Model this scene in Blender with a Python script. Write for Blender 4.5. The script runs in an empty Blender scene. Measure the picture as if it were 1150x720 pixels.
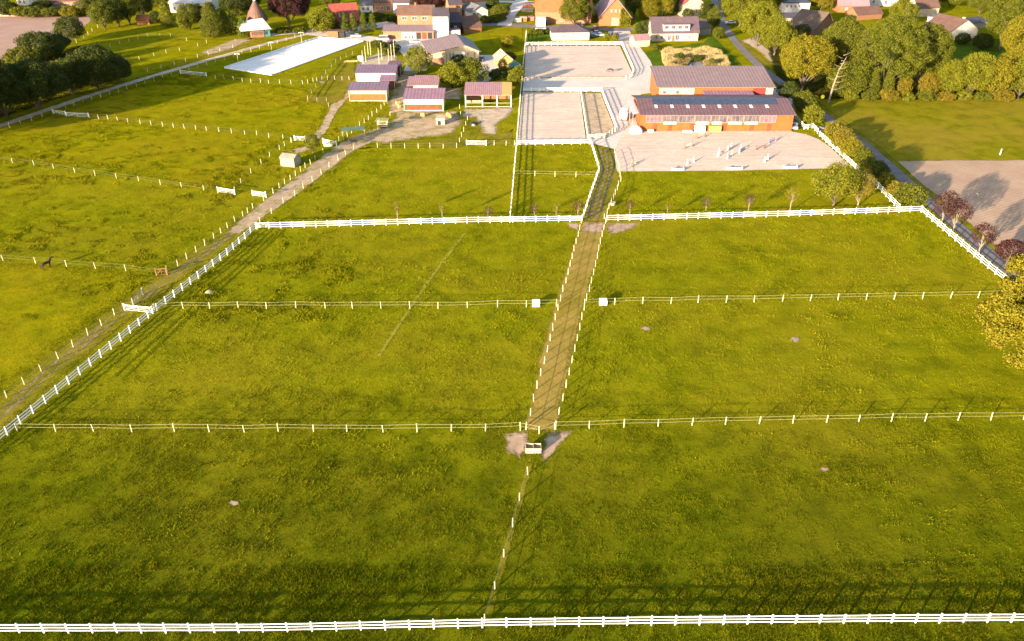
import bpy, math, random
import numpy as np
from mathutils import Vector, Matrix
from mathutils.geometry import tessellate_polygon
random.seed(7); rng = np.random.default_rng(11)
R = math.radians
scene = bpy.context.scene
col = scene.collection

# ------------------------------------------------------------------ survey: drone photograph -> metres on the ground
F, YH = 930.0, -197.0
P = math.atan((360 - YH) / F); CP, SP = math.cos(P), math.sin(P)
CAMH = 84.0 * CP
def G(x, y):
    u, v = (x - 575) / F, (y - 360) / F
    d = CAMH / (SP + v * CP)
    return (u * d, d * (CP - v * SP))
def G3(x, y, z=0.0):
    X, Y = G(x, y); return Vector((X, Y, z))
def HZ(x, yb, yt):                      # height of a thing standing at (x,yb) whose top is seen at yt
    D = G(x, yb)[1]; t = (yt - 360) / F
    return CAMH - D * (SP + t * CP) / (CP - t * SP)
def PPM(y): return (y + 197) / 84.0     # pixels per metre

# ------------------------------------------------------------------ materials
M = {}
def nodes(name):
    m = bpy.data.materials.new(name); m.use_nodes = True
    nt = m.node_tree; nt.nodes.clear()
    out = nt.nodes.new('ShaderNodeOutputMaterial'); b = nt.nodes.new('ShaderNodeBsdfPrincipled')
    nt.links.new(b.outputs[0], out.inputs[0]); b.inputs['Specular IOR Level'].default_value = 0.2
    M[name] = m
    return m, nt, b, out
def N(nt, t, **k):
    n = nt.nodes.new(t)
    for a, v in k.items():
        if a.startswith('i_'):
            key = a[2:]; key = int(key) if key.isdigit() else key
            n.inputs[key].default_value = v
        else: setattr(n, a, v)
    return n
def ramp(nt, src, stops):
    r = nt.nodes.new('ShaderNodeValToRGB'); nt.links.new(src, r.inputs[0])
    e = r.color_ramp.elements
    while len(e) < len(stops): e.new(0.5)
    for i, (p, c) in enumerate(stops):
        e[i].position = p; e[i].color = (*c, 1) if len(c) == 3 else c
    return r.outputs[0]
def noise(nt, vec, scale, detail=4, rough=.55):
    n = N(nt, 'ShaderNodeTexNoise', i_Scale=scale, i_Detail=detail, i_Roughness=rough)
    nt.links.new(vec, n.inputs['Vector']); return n.outputs['Fac']
def mixc(nt, fac, a, b, mode='MIX'):
    n = nt.nodes.new('ShaderNodeMix'); n.data_type = 'RGBA'; n.blend_type = mode
    for s, v in ((0, fac), (6, a), (7, b)):
        if hasattr(v, 'links') or hasattr(v, 'is_linked'): nt.links.new(v, n.inputs[s])
        elif s == 0: n.inputs[0].default_value = v
        else: n.inputs[s].default_value = (*v, 1)
    return n.outputs[2]
def bump(nt, b, h, dist, strength=1.0):
    n = N(nt, 'ShaderNodeBump', i_Strength=strength, i_Distance=dist)
    nt.links.new(h, n.inputs['Height']); nt.links.new(n.outputs[0], b.inputs['Normal'])
def simple(name, c1, c2=None, scale=2.0, rough=.75, bmp=0.0, metal=0.0, spec=.25, world=False, lo=.35, hi=.65):
    m, nt, b, out = nodes(name)
    if c2 is None: c2 = tuple(x * .82 for x in c1)
    vec = N(nt, 'ShaderNodeNewGeometry').outputs['Position'] if world else N(nt, 'ShaderNodeTexCoord').outputs['Object']
    f = noise(nt, vec, scale)
    nt.links.new(ramp(nt, f, [(lo, c1), (hi, c2)]), b.inputs['Base Color'])
    b.inputs['Roughness'].default_value = rough; b.inputs['Metallic'].default_value = metal
    b.inputs['Specular IOR Level'].default_value = spec
    if bmp: bump(nt, b, f, bmp)
    return m
def edge_alpha(nt, b, out, vec, scale=1.2, soft=.18, thr=.78):
    a = N(nt, 'ShaderNodeAttribute', attribute_name='edge')
    n = noise(nt, vec, scale, 5, .65)
    k = N(nt, 'ShaderNodeMath', operation='MULTIPLY_ADD'); nt.links.new(n, k.inputs[0]); k.inputs[1].default_value = 1.9; k.inputs[2].default_value = -.45
    s = N(nt, 'ShaderNodeMath', operation='ADD'); nt.links.new(a.outputs['Fac'], s.inputs[0]); nt.links.new(k.outputs[0], s.inputs[1])
    mr = N(nt, 'ShaderNodeMapRange'); mr.inputs[1].default_value = thr - soft; mr.inputs[2].default_value = thr + soft
    nt.links.new(s.outputs[0], mr.inputs[0])
    t = nt.nodes.new('ShaderNodeBsdfTransparent'); mx = nt.nodes.new('ShaderNodeMixShader')
    nt.links.new(mr.outputs[0], mx.inputs[0]); nt.links.new(t.outputs[0], mx.inputs[1]); nt.links.new(b.outputs[0], mx.inputs[2])
    nt.links.new(mx.outputs[0], out.inputs[0])
def grassmat(name, dark, mid, light, dry, drywt=.35, edge=False, bmp=.10, fields=False, thr=.78):
    m, nt, b, out = nodes(name)
    vec = N(nt, 'ShaderNodeNewGeometry').outputs['Position']
    flat = N(nt, 'ShaderNodeVectorMath', operation='MULTIPLY'); nt.links.new(vec, flat.inputs[0]); flat.inputs[1].default_value = (1, 1, 0)
    v = flat.outputs[0]
    big = noise(nt, v, .035, 6, .6); medn = noise(nt, v, .22, 6, .62); fine = noise(nt, v, 2.2, 5, .7); tiny = noise(nt, v, 9, 3, .6)
    c = ramp(nt, medn, [(.34, dark), (.5, mid), (.68, light)])
    c = mixc(nt, ramp(nt, big, [(.42, (0, 0, 0)), (.66, (drywt,) * 3)]), c, dry)
    c = mixc(nt, ramp(nt, fine, [(.3, (.5,) * 3), (.48, (0,) * 3)]), c, tuple(x * .7 for x in dark))
    isl = N(nt, 'ShaderNodeNewGeometry').outputs['Random Per Island']
    c = mixc(nt, 1.0, c, ramp(nt, isl, [(0, (.75, .8, .75)), (.6, (1, 1, 1)), (1, (1.10, 1.06, 1.05))]), 'MULTIPLY')
    if fields:                          # vignette painted into the grass colour: darkened near the camera, brightened with distance
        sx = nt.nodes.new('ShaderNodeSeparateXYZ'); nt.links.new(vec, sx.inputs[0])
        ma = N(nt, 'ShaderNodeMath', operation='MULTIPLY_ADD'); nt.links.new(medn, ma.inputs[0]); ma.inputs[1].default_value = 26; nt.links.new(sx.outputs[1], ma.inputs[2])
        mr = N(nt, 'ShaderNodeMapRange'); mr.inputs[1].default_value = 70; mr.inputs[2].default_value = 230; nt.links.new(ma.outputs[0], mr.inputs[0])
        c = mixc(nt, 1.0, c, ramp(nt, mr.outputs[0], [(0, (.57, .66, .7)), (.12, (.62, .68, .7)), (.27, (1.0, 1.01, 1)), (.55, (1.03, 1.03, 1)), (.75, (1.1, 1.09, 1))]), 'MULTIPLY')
    nt.links.new(c, b.inputs['Base Color'])
    b.inputs['Roughness'].default_value = .9; b.inputs['Specular IOR Level'].default_value = .0
    a1 = N(nt, 'ShaderNodeMath', operation='MULTIPLY_ADD'); nt.links.new(fine, a1.inputs[0]); a1.inputs[1].default_value = 1.0; nt.links.new(tiny, a1.inputs[2])
    a2 = N(nt, 'ShaderNodeMath', operation='MULTIPLY_ADD'); nt.links.new(medn, a2.inputs[0]); a2.inputs[1].default_value = 2.5; nt.links.new(a1.outputs[0], a2.inputs[2])
    if bmp: bump(nt, b, a2.outputs[0], bmp)
    if edge: edge_alpha(nt, b, out, v, 1.2, .25, thr)
    return m
def dirtmat(name, c1, c2, c3, sc=.5, bmp=.03, edge=True, esc=1.2, thr=.78, green=False, harrow=0):
    m, nt, b, out = nodes(name)
    v = N(nt, 'ShaderNodeNewGeometry').outputs['Position']
    n1 = noise(nt, v, sc, 6, .65); n2 = noise(nt, v, sc * 7, 4, .6)
    c = ramp(nt, n1, [(.33, c1), (.5, c2), (.67, c3)])
    c = mixc(nt, ramp(nt, n2, [(.35, (.35,) * 3), (.6, (0,) * 3)]), c, tuple(x * .7 for x in c1))
    if harrow:
        mp = N(nt, 'ShaderNodeMapping'); mp.inputs['Scale'].default_value = (.06, 1.1, 1); mp.inputs['Rotation'].default_value = (0, 0, harrow); nt.links.new(v, mp.inputs[0])
        n4 = noise(nt, mp.outputs[0], 1.0, 5, .65); n5 = noise(nt, v, 1.6, 6, .75)
        c = mixc(nt, ramp(nt, n4, [(.38, (.6,) * 3), (.52, (0,) * 3)]), c, tuple(x * .74 for x in c1)); c = mixc(nt, ramp(nt, n5, [(.36, (.5,) * 3), (.47, (0,) * 3)]), c, tuple(x * .72 for x in c1))
    if green:
        n3 = noise(nt, v, .28, 6, .7); c = mixc(nt, ramp(nt, n3, [(.50, (0,) * 3), (.60, (.85,) * 3)]), c, (.20, .165, .03))
    nt.links.new(c, b.inputs['Base Color']); b.inputs['Roughness'].default_value = .92; b.inputs['Specular IOR Level'].default_value = .1
    if bmp: bump(nt, b, n2, bmp)
    if edge: edge_alpha(nt, b, out, v, esc, .34, thr)
    return m
def furrow(name, c1, c2, ang, period):
    m, nt, b, out = nodes(name)
    v = N(nt, 'ShaderNodeNewGeometry').outputs['Position']
    mp = N(nt, 'ShaderNodeMapping'); mp.inputs['Rotation'].default_value = (0, 0, ang); nt.links.new(v, mp.inputs[0])
    w = N(nt, 'ShaderNodeTexWave', i_Scale=.314 / period, i_Distortion=1.2, i_Detail=3.0); w.inputs['Detail Scale'].default_value = .5
    nt.links.new(mp.outputs[0], w.inputs[0])
    n1 = noise(nt, v, .15, 6, .65); n2 = noise(nt, v, 2.5, 4)
    c = ramp(nt, n1, [(.35, c1), (.65, c2)])
    c = mixc(nt, ramp(nt, w.outputs['Fac'], [(0, (.4,) * 3), (.5, (0,) * 3)]), c, tuple(x * .6 for x in c1))
    c = mixc(nt, ramp(nt, n2, [(.35, (.25,) * 3), (.6, (0,) * 3)]), c, tuple(x * .6 for x in c1))
    nt.links.new(c, b.inputs['Base Color']); b.inputs['Roughness'].default_value = .95
    bump(nt, b, n2, .015)
    return m
def leafmat(name, d, l, y):
    m, nt, b, out = nodes(name)
    isl = N(nt, 'ShaderNodeNewGeometry').outputs['Random Per Island']
    v = N(nt, 'ShaderNodeNewGeometry').outputs['Position']
    n1 = noise(nt, v, .45, 3)
    c = ramp(nt, isl, [(0, d), (.55, l), (1, y)])
    c = mixc(nt, ramp(nt, n1, [(.4, (.0,) * 3), (.65, (.6,) * 3)]), c, y)
    nt.links.new(c, b.inputs['Base Color']); b.inputs['Roughness'].default_value = .7; b.inputs['Specular IOR Level'].default_value = .15
    t = nt.nodes.new('ShaderNodeBsdfTranslucent'); nt.links.new(c, t.inputs[0])
    mx = nt.nodes.new('ShaderNodeMixShader'); mx.inputs[0].default_value = .12
    nt.links.new(b.outputs[0], mx.inputs[1]); nt.links.new(t.outputs[0], mx.inputs[2]); nt.links.new(mx.outputs[0], out.inputs[0])
    return m
def tiles(name, c1, c2, period=.35, ax=1):
    m, nt, b, out = nodes(name)
    v = N(nt, 'ShaderNodeTexCoord').outputs['Object']
    n1 = noise(nt, v, .5, 5); n2 = noise(nt, v, 4, 3)
    w = N(nt, 'ShaderNodeTexWave', i_Scale=.314 / period, i_Distortion=.3, bands_direction='XYZ'[ax]); nt.links.new(v, w.inputs[0])
    c = ramp(nt, n1, [(.35, c1), (.65, c2)])
    c = mixc(nt, ramp(nt, w.outputs['Fac'], [(0, (.16,) * 3), (.35, (0,) * 3)]), c, tuple(x * .6 for x in c1))
    c = mixc(nt, ramp(nt, n2, [(.3, (.35,) * 3), (.55, (0,) * 3)]), c, tuple(x * .6 for x in c1))
    nt.links.new(c, b.inputs['Base Color']); b.inputs['Roughness'].default_value = .65
    bump(nt, b, w.outputs['Fac'], .03)
    return m

grassmat('grass', (.096, .099, .0025), (.143, .137, .003), (.183, .168, .0038), (.205, .150, .008), .45, fields=True)  # fields: vignette painted into the grass colour along Y
grassmat('grass_yellow', (.115, .112, .0022), (.175, .156, .0028), (.225, .188, .0035), (.24, .162, .007), .5, edge=True)
grassmat('grass_lane', (.175, .128, .016), (.235, .162, .026), (.28, .19, .04), (.31, .20, .065), .7, edge=True, bmp=.05)
grassmat('grass_meadow', (.095, .095, .004), (.15, .135, .006), (.19, .155, .010), (.22, .145, .022), .6, bmp=.05)
grassmat('grass_rough', (.07, .08, .003), (.15, .13, .006), (.21, .17, .012), (.21, .15, .025), .8, edge=True)
grassmat('grass_dark', (.03, .036, .002), (.045, .05, .002), (.06, .064, .003), (.06, .06, .004), .3, edge=True)
grassmat('grass_ruts', (.06, .07, .002), (.08, .085, .002), (.10, .10, .003), (.12, .10, .004), .3, edge=True, thr=1.2)
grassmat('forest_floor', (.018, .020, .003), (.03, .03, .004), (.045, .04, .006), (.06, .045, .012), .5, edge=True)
grassmat('lawn', (.045, .075, .006), (.06, .095, .007), (.085, .11, .008), (.10, .11, .012), .3, bmp=.03)
dirtmat('dirt', (.28, .185, .105), (.38, .26, .16), (.48, .34, .225), .3, esc=.55, green=True)
dirtmat('patch_dirt', (.27, .175, .11), (.35, .23, .15), (.42, .285, .20), .5)
dirtmat('sand', (.49, .365, .285), (.545, .405, .315), (.59, .44, .345), .08, bmp=.012, edge=False, harrow=.05)
dirtmat('sand_tracks', (.46, .34, .27), (.53, .395, .315), (.58, .43, .345), .12, bmp=.02, edge=False, harrow=.02)
dirtmat('white_sand', (.60, .55, .52), (.66, .60, .57), (.70, .64, .60), .12, bmp=.008, edge=False, harrow=-.9)
dirtmat('weedy_sand', (.26, .19, .09), (.44, .31, .20), (.50, .36, .25), .55, edge=False)
dirtmat('asphalt', (.12, .10, .10), (.16, .135, .13), (.20, .165, .155), .3, bmp=.004, edge=False)
dirtmat('paving', (.47, .38, .33), (.53, .43, .37), (.58, .47, .41), .15, bmp=.004, edge=False)
dirtmat('gravel', (.30, .215, .14), (.42, .31, .21), (.52, .39, .28), .4, bmp=.02)
dirtmat('track_wear', (.17, .13, .05), (.24, .17, .08), (.30, .21, .12), .6, thr=1.42)
dirtmat('track_faint', (.18, .165, .006), (.22, .19, .010), (.25, .205, .02), .6, thr=1.2, bmp=.0)
furrow('plough_right', (.32, .20, .13), (.40, .26, .17), R(62), .9)
furrow('plough_left', (.30, .175, .13), (.36, .22, .16), R(12), 1.4)
simple('white_paint', (.66, .65, .62), (.52, .50, .46), 1.5, .5)
simple('post_paint', (.46, .42, .26), (.34, .31, .18), 3, .7)
simple('tape', (.26, .24, .10), (.20, .19, .08), 3, .7)
simple('wire_dull', (.08, .08, .02), (.06, .06, .02), 3, .7)
simple('old_wood', (.30, .26, .17), (.18, .15, .09), 3, .85)
simple('grey_wood', (.24, .22, .17), (.15, .14, .11), 3, .85)
simple('brown_wood', (.22, .10, .05), (.12, .06, .03), 3, .8)
simple('yellow_wood', (.34, .24, .08), (.25, .17, .06), 3, .8)
simple('bark', (.10, .075, .05), (.05, .04, .028), 3, .9, .02)
simple('pale_bark', (.20, .155, .105), (.13, .10, .07), 3, .9, .02)
simple('cream_wall', (.42, .33, .22), (.34, .26, .17), .7, .85)
simple('white_wall', (.50, .46, .42), (.42, .38, .34), .7, .85)
simple('orange_wall', (.26, .072, .018), (.21, .058, .014), .8, .8)
simple('rust_wall', (.135, .045, .022), (.10, .033, .017), .8, .8)
simple('apricot_wall', (.27, .13, .07), (.21, .10, .055), .8, .85)
simple('brick', (.26, .105, .045), (.19, .075, .035), 2.0, .9, .01)
simple('red_board', (.20, .025, .02), (.14, .02, .016), 2.0, .7)
simple('glass', (.05, .045, .06), (.12, .09, .10), .6, .15, spec=.5)
simple('plastic_sheet', (.40, .30, .32), (.30, .22, .24), .8, .4)
simple('plastic_dim', (.16, .10, .12), (.10, .06, .08), .8, .4)
simple('black', (.012, .012, .014), (.02, .02, .022), 2, .6)
simple('dark_metal', (.06, .06, .065), None, 2, .4, metal=.5)
simple('solar', (.022, .024, .045), (.03, .033, .06), .6, .25, spec=.5)
simple('skylight', (.55, .50, .46), None, 2, .3)
simple('teal', (.05, .14, .13), (.07, .17, .15), 1.5, .6)
simple('stone', (.34, .27, .19), (.22, .17, .12), 1.5, .9, .02)
simple('horse_coat', (.016, .010, .008), (.028, .016, .010), 4, .55)
simple('horse_brown', (.03, .014, .009), (.045, .02, .012), 4, .55)
simple('green_sheet', (.10, .14, .06), (.08, .11, .05), 2, .6)
simple('sign_yellow', (.65, .52, .03), None, 2, .5)
simple('hay', (.30, .22, .09), (.20, .14, .06), 5, .95, .02)
simple('water', (.22, .22, .24), (.28, .27, .28), .8, .08, spec=.6)
simple('concrete', (.33, .29, .25), (.24, .21, .18), 1.2, .9)
tiles('roof_mauve', (.17, .092, .125), (.21, .115, .15), 1.0, 0)
tiles('roof_plum', (.12, .078, .112), (.15, .095, .135), 1.0, 0)
tiles('roof_wine', (.105, .056, .062), (.125, .068, .074), 1.0, 0)
tiles('roof_taupe', (.16, .105, .105), (.19, .125, .122), 1.0, 0)
tiles('roof_rose', (.22, .115, .125), (.26, .14, .15), .6, 0)
tiles('roof_red', (.20, .045, .035), (.26, .06, .045), .45, 1)
tiles('roof_orange', (.30, .095, .035), (.36, .12, .045), .45, 1)
tiles('roof_brown', (.095, .050, .038), (.125, .068, .05), .45, 1)
tiles('roof_slate', (.048, .038, .050), (.065, .05, .06), .45, 1)
tiles('roof_grey', (.11, .095, .10), (.15, .13, .13), .45, 1)
tiles('roof_purple', (.068, .046, .056), (.09, .06, .07), .45, 1)
tiles('roof_cream', (.34, .24, .16), (.40, .29, .2), .5, 1)
tiles('roof_pale', (.42, .38, .38), (.5, .45, .44), .8, 1)
tiles('thatch', (.10, .062, .045), (.13, .085, .06), .6, 1)
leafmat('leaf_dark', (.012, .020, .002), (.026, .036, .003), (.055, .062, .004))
leafmat('leaf_green', (.028, .036, .002), (.058, .064, .003), (.098, .098, .004))
leafmat('leaf_light', (.042, .050, .002), (.090, .092, .003), (.140, .130, .004))
leafmat('leaf_yellow', (.050, .050, .002), (.110, .096, .003), (.165, .132, .004))
leafmat('leaf_orange', (.06, .045, .003), (.11, .082, .005), (.15, .115, .006))
leafmat('leaf_red', (.020, .007, .008), (.034, .011, .011), (.055, .017, .014))
leafmat('leaf_conifer', (.035, .055, .004), (.065, .08, .005), (.10, .11, .008))
leafmat('reed', (.20, .14, .05), (.33, .24, .095), (.42, .32, .15))
leafmat('marsh', (.06, .045, .015), (.13, .095, .03), (.22, .16, .06))

# ------------------------------------------------------------------ tagging and building helpers
def tag(o, label=None, cat=None, group=None, kind=None):
    if label: o['label'] = label
    if cat: o['category'] = cat
    if group: o['group'] = group
    if kind: o['kind'] = kind
    return o
def thing(name, label, cat, loc=(0, 0, 0), rz=0, group=None):
    o = bpy.data.objects.new(name, None); col.objects.link(o)
    o.location = loc; o.rotation_euler = (0, 0, rz); o.empty_display_size = .3
    return tag(o, label, cat, group)
class MB:
    def __init__(s): s.v = []; s.f = []
    def add(s, vs, fs):
        n = len(s.v); s.v += [tuple(v) for v in vs]; s.f += [tuple(i + n for i in f) for f in fs]; return s
    def box(s, x0, x1, y0, y1, z0, z1):
        return s.add([(x0, y0, z0), (x1, y0, z0), (x1, y1, z0), (x0, y1, z0), (x0, y0, z1), (x1, y0, z1), (x1, y1, z1), (x0, y1, z1)],
                     [(0, 3, 2, 1), (4, 5, 6, 7), (0, 1, 5, 4), (1, 2, 6, 5), (2, 3, 7, 6), (3, 0, 4, 7)])
    def bar(s, a, b, w, h):             # rectangular bar from a to b, w sideways, h upwards
        a, b = Vector(a), Vector(b); d = (b - a).normalized()
        up = Vector((0, 0, 1)) if abs(d.z) < .95 else Vector((0, 1, 0))
        sd = d.cross(up).normalized() * w / 2; u = sd.cross(d).normalized() * h / 2
        vs = [a - sd - u, a + sd - u, a + sd + u, a - sd + u, b - sd - u, b + sd - u, b + sd + u, b - sd + u]
        return s.add(vs, [(0, 1, 2, 3), (7, 6, 5, 4), (0, 4, 5, 1), (1, 5, 6, 2), (2, 6, 7, 3), (3, 7, 4, 0)])
    def tube(s, pts, rads, seg=6):
        pts = [Vector(p) for p in pts]; n0 = len(s.v)
        for i, p in enumerate(pts):
            d = (pts[min(i + 1, len(pts) - 1)] - pts[max(i - 1, 0)]).normalized()
            a = d.cross(Vector((0, 1, .01))).normalized() if abs(d.y) < .9 else d.cross(Vector((1, 0, 0))).normalized()
            b = d.cross(a)
            for k in range(seg):
                t = 2 * math.pi * k / seg; s.v.append(tuple(p + (a * math.cos(t) + b * math.sin(t)) * rads[i]))
        for i in range(len(pts) - 1):
            for k in range(seg):
                k2 = (k + 1) % seg
                s.f.append((n0 + i * seg + k, n0 + i * seg + k2, n0 + (i + 1) * seg + k2, n0 + (i + 1) * seg + k))
        s.f.append(tuple(n0 + k for k in range(seg))[::-1]); s.f.append(tuple(n0 + (len(pts) - 1) * seg + k for k in range(seg)))
        return s
    def slab(s, quad, t):               # roof plane of thickness t, quad = top corners counter-clockwise seen from above
        q = [Vector(p) for p in quad]; n = (q[1] - q[0]).cross(q[2] - q[0]).normalized() * t
        k = len(q); low = [p - n for p in q]
        fs = [tuple(range(k)), tuple(range(2 * k - 1, k - 1, -1))] + [(i, k + i, k + (i + 1) % k, (i + 1) % k) for i in range(k)]
        return s.add(q + low, fs)
    def build(s, name, m, parent=None, loc=None):
        me = bpy.data.meshes.new(name); me.from_pydata(s.v, [], s.f); me.materials.append(M[m]); me.update()
        o = bpy.data.objects.new(name, me); col.objects.link(o)
        if parent: o.parent = parent
        if loc: o.location = loc
        return o
def copyobj(o, parent, loc=None, rz=None):
    c = o.copy(); col.objects.link(c); c.parent = parent
    if loc is not None: c.location = loc
    if rz is not None: c.rotation_euler[2] = rz
    return c
def npmesh(name, V, nper, mat, parent=None):
    """V: (n*nper,3) separate faces of nper corners"""
    n = len(V) // nper; me = bpy.data.meshes.new(name)
    me.vertices.add(len(V)); me.vertices.foreach_set('co', V.astype(np.float32).ravel())
    me.loops.add(len(V)); me.loops.foreach_set('vertex_index', np.arange(len(V), dtype=np.int32))
    me.polygons.add(n); me.polygons.foreach_set('loop_start', np.arange(0, len(V), nper, dtype=np.int32))
    me.update(calc_edges=True); me.materials.append(M[mat])
    o = bpy.data.objects.new(name, me); col.objects.link(o)
    if parent: o.parent = parent
    return o

# ------------------------------------------------------------------ ground sheets
NOGRASS = []
LAY = [0]
def layer(z):
    LAY[0] += 1
    return z + LAY[0] * .0006
def dense(poly, step, wob, closed=True):
    out = []; n = len(poly)
    for i in range(n if closed else n - 1):
        a, b = Vector(poly[i]), Vector(poly[(i + 1) % n]); L = (b - a).length; k = max(1, int(L / step))
        nr = Vector((-(b - a).y, (b - a).x)).normalized() if L > 0 else Vector((0, 0))
        for j in range(k):
            p = a.lerp(b, j / k)
            if wob and j: p += nr * random.uniform(-wob, wob)
            out.append(p)
    if not closed: out.append(Vector(poly[-1]))
    return out
def sheet(name, px, mat, z, feather=0, wob=0, step=2.5, mask=True, world=False):
    poly = [Vector(p if world else G(*p)) for p in px]; z = layer(z)
    if sum(poly[i].cross(poly[(i + 1) % len(poly)]) for i in range(len(poly))) < 0: poly.reverse()
    poly = dense(poly, step, wob); n = len(poly)
    if mask: NOGRASS.append(np.array([tuple(p) for p in poly]))
    vs = [(p.x, p.y, z) for p in poly]; fs = []; edge = [0.0 if feather else 1.0] * n
    inner = list(range(n))
    if feather:
        inn = []
        cc = sum(poly, Vector((0, 0))) / n
        for i in range(n):
            if feather < 1: inn.append(cc + (poly[i] - cc) * .42); poly[i] = cc + (poly[i] - cc) * 1.25; vs[i] = (poly[i].x, poly[i].y, z); continue
            d = poly[(i + 1) % n] - poly[i - 1]; nr = Vector((-d.y, d.x)).normalized()
            q = poly[i] + nr * feather; inn.append(q)
        inner = list(range(n, 2 * n)); vs += [(q.x, q.y, z) for q in inn]; edge += [1.0] * n
        fs += [(i, (i + 1) % n, n + (i + 1) % n, n + i) for i in range(n)]
    tris = tessellate_polygon([[Vector(vs[i]) for i in inner]])
    for t in tris:
        a, b, c = (inner[k] for k in t)
        if (Vector(vs[b]) - Vector(vs[a])).cross(Vector(vs[c]) - Vector(vs[a])).z < 0: b, c = c, b
        fs.append((a, b, c))
    me = bpy.data.meshes.new(name); me.from_pydata(vs, [], fs); me.materials.append(M[mat])
    at = me.attributes.new('edge', 'FLOAT', 'POINT'); at.data.foreach_set('value', edge)
    o = bpy.data.objects.new(name, me); col.objects.link(o)
    return tag(o, kind='structure')
def strip(name, px, w, mat, z, feather=.6, mask=True, wob=.15):
    """px: (x,y[,width]) centre line"""
    z = layer(z)
    pts = [Vector(G(p[0], p[1])) for p in px]; ws = [p[2] if len(p) > 2 else w for p in px]
    P2, W2 = [], []
    for i in range(len(pts) - 1):
        k = max(1, int((pts[i + 1] - pts[i]).length / 3))
        for j in range(k):
            P2.append(pts[i].lerp(pts[i + 1], j / k)); W2.append(ws[i] + (ws[i + 1] - ws[i]) * j / k)
    P2.append(pts[-1]); W2.append(ws[-1])
    for _ in range(3):
        P2 = [P2[0]] + [(P2[i - 1] + P2[i] * 2 + P2[i + 1]) / 4 for i in range(1, len(P2) - 1)] + [P2[-1]]
    vs, fs, edge = [], [], []; L, Rr = [], []
    for i, p in enumerate(P2):
        d = (P2[min(i + 1, len(P2) - 1)] - P2[max(i - 1, 0)]).normalized(); nr = Vector((-d.y, d.x))
        h = W2[i] / 2 + random.uniform(-wob, wob)
        for t, e in ((h + feather, 0), (h, 1), (-h, 1), (-h - feather, 0)):
            q = p + nr * t; vs.append((q.x, q.y, z)); edge.append(e if feather else 1)
        L.append(tuple(p + nr * h)); Rr.append(tuple(p - nr * h))
    for i in range(len(P2) - 1):
        for k in range(3):
            if not feather and k != 1: continue
            fs.append((4 * i + k + 1, 4 * i + k + 5, 4 * i + k + 4, 4 * i + k))
    if mask: NOGRASS.append(np.array(L + Rr[::-1]))
    me = bpy.data.meshes.new(name); me.from_pydata(vs, [], fs); me.materials.append(M[mat])
    at = me.attributes.new('edge', 'FLOAT', 'POINT'); at.data.foreach_set('value', [float(e) for e in edge])
    o = bpy.data.objects.new(name, me); col.objects.link(o); me.update()
    return tag(o, kind='structure')

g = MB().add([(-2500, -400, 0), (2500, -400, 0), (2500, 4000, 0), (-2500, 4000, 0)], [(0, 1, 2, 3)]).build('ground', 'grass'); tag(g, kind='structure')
Z = .02
sheet('pasture', [(-60, 182), (-60, 150), (60, 128), (205, 78), (345, 100), (374, 112), (366, 140), (346, 154), (320, 158), (229, 212), (100, 186)], 'grass_yellow', Z, mask=False, feather=5, wob=0, step=12)
sheet('pasture', [(-60, 292), (60, 296), (170, 306), (160, 322), (40, 415), (-60, 480)], 'grass_yellow', Z, mask=False, feather=5, wob=0, step=12)
sheet('pasture', [(130, 66), (200, 44), (300, 44), (240, 62), (165, 84)], 'grass_yellow', Z, mask=False, feather=5, wob=0, step=12)
sheet('meadow', [(912, 112), (1400, 116), (1400, 186), (1010, 184), (975, 160), (945, 138)], 'grass_meadow', Z, feather=0, wob=.3)
sheet('ploughed_field', [(1008, 181), (1500, 178), (1500, 330), (1130, 288), (1060, 232)], 'plough_right', Z * 2, wob=.25)
sheet('ploughed_field', [(-260, 80), (-260, 16), (98, 18), (104, 22), (75, 45), (40, 66), (0, 68)], 'plough_left', Z * 2, wob=.3)
sheet('lane', [(588, 484), (607, 395), (628, 320), (654, 249), (681, 249), (663, 320), (643, 395), (625, 484)], 'grass_lane', Z, feather=1.01, wob=.25)
sheet('lane', [(654, 249), (673, 190), (664, 163), (690, 160), (698, 205), (681, 249)], 'grass_rough', Z, feather=1.01, wob=.3)
for dx in (-5.5, 0, 6):
    strip('wheel_track', [(664 + dx, 246), (672 + dx, 222), (680 + dx, 200), (683 + dx, 184), (680 + dx, 168)], .5, 'track_wear', Z * 3, feather=.35, wob=.05)
for dx in ():
    strip('wheel_track', [(573 + dx, 240), (577 + dx, 205), (581 + dx, 166)], .2, 'grass_dark', Z, feather=.3, wob=.1, mask=False)
sheet('bare_patch', [(637, 251), (648, 251), (649, 259), (641, 256)], 'patch_dirt', Z * 2, feather=.9, wob=.35, step=.8)
sheet('bare_patch', [(657, 251), (678, 251), (675, 261), (656, 260)], 'patch_dirt', Z * 2, feather=.9, wob=.35, step=.8)
sheet('bare_patch', [(685, 251.5), (715, 250.5), (710, 255), (698, 260), (686, 262.5), (683, 257)], 'patch_dirt', Z * 2, feather=.9, wob=.4, step=.8)
sheet('bare_patch', [(568, 489), (590, 486), (594, 498), (584, 514), (573, 508)], 'patch_dirt', Z * 2, feather=.7, wob=.3, step=.6)
sheet('bare_patch', [(617, 488), (640, 486), (628, 500), (613, 516), (609, 506)], 'patch_dirt', Z * 2, feather=.4, wob=.15, step=.6)
for x, y, w in ((725, 369, 5), (892, 381, 6), (262, 565, 6), (925, 527, 5), (1150, 352, 0)):
    if w: sheet('bare_patch', [(x - w, y), (x - w * .3, y - w * .4), (x + w * .8, y - w * .25), (x + w, y + w * .3), (x, y + w * .5)], 'patch_dirt', Z * 2, feather=.75, wob=.2, step=.5)
strip('verge', [(595, 520), (584, 562), (575, 595), (566, 628), (556, 664), (546, 700)], .25, 'grass_rough', Z, feather=.45, mask=False)
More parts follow.
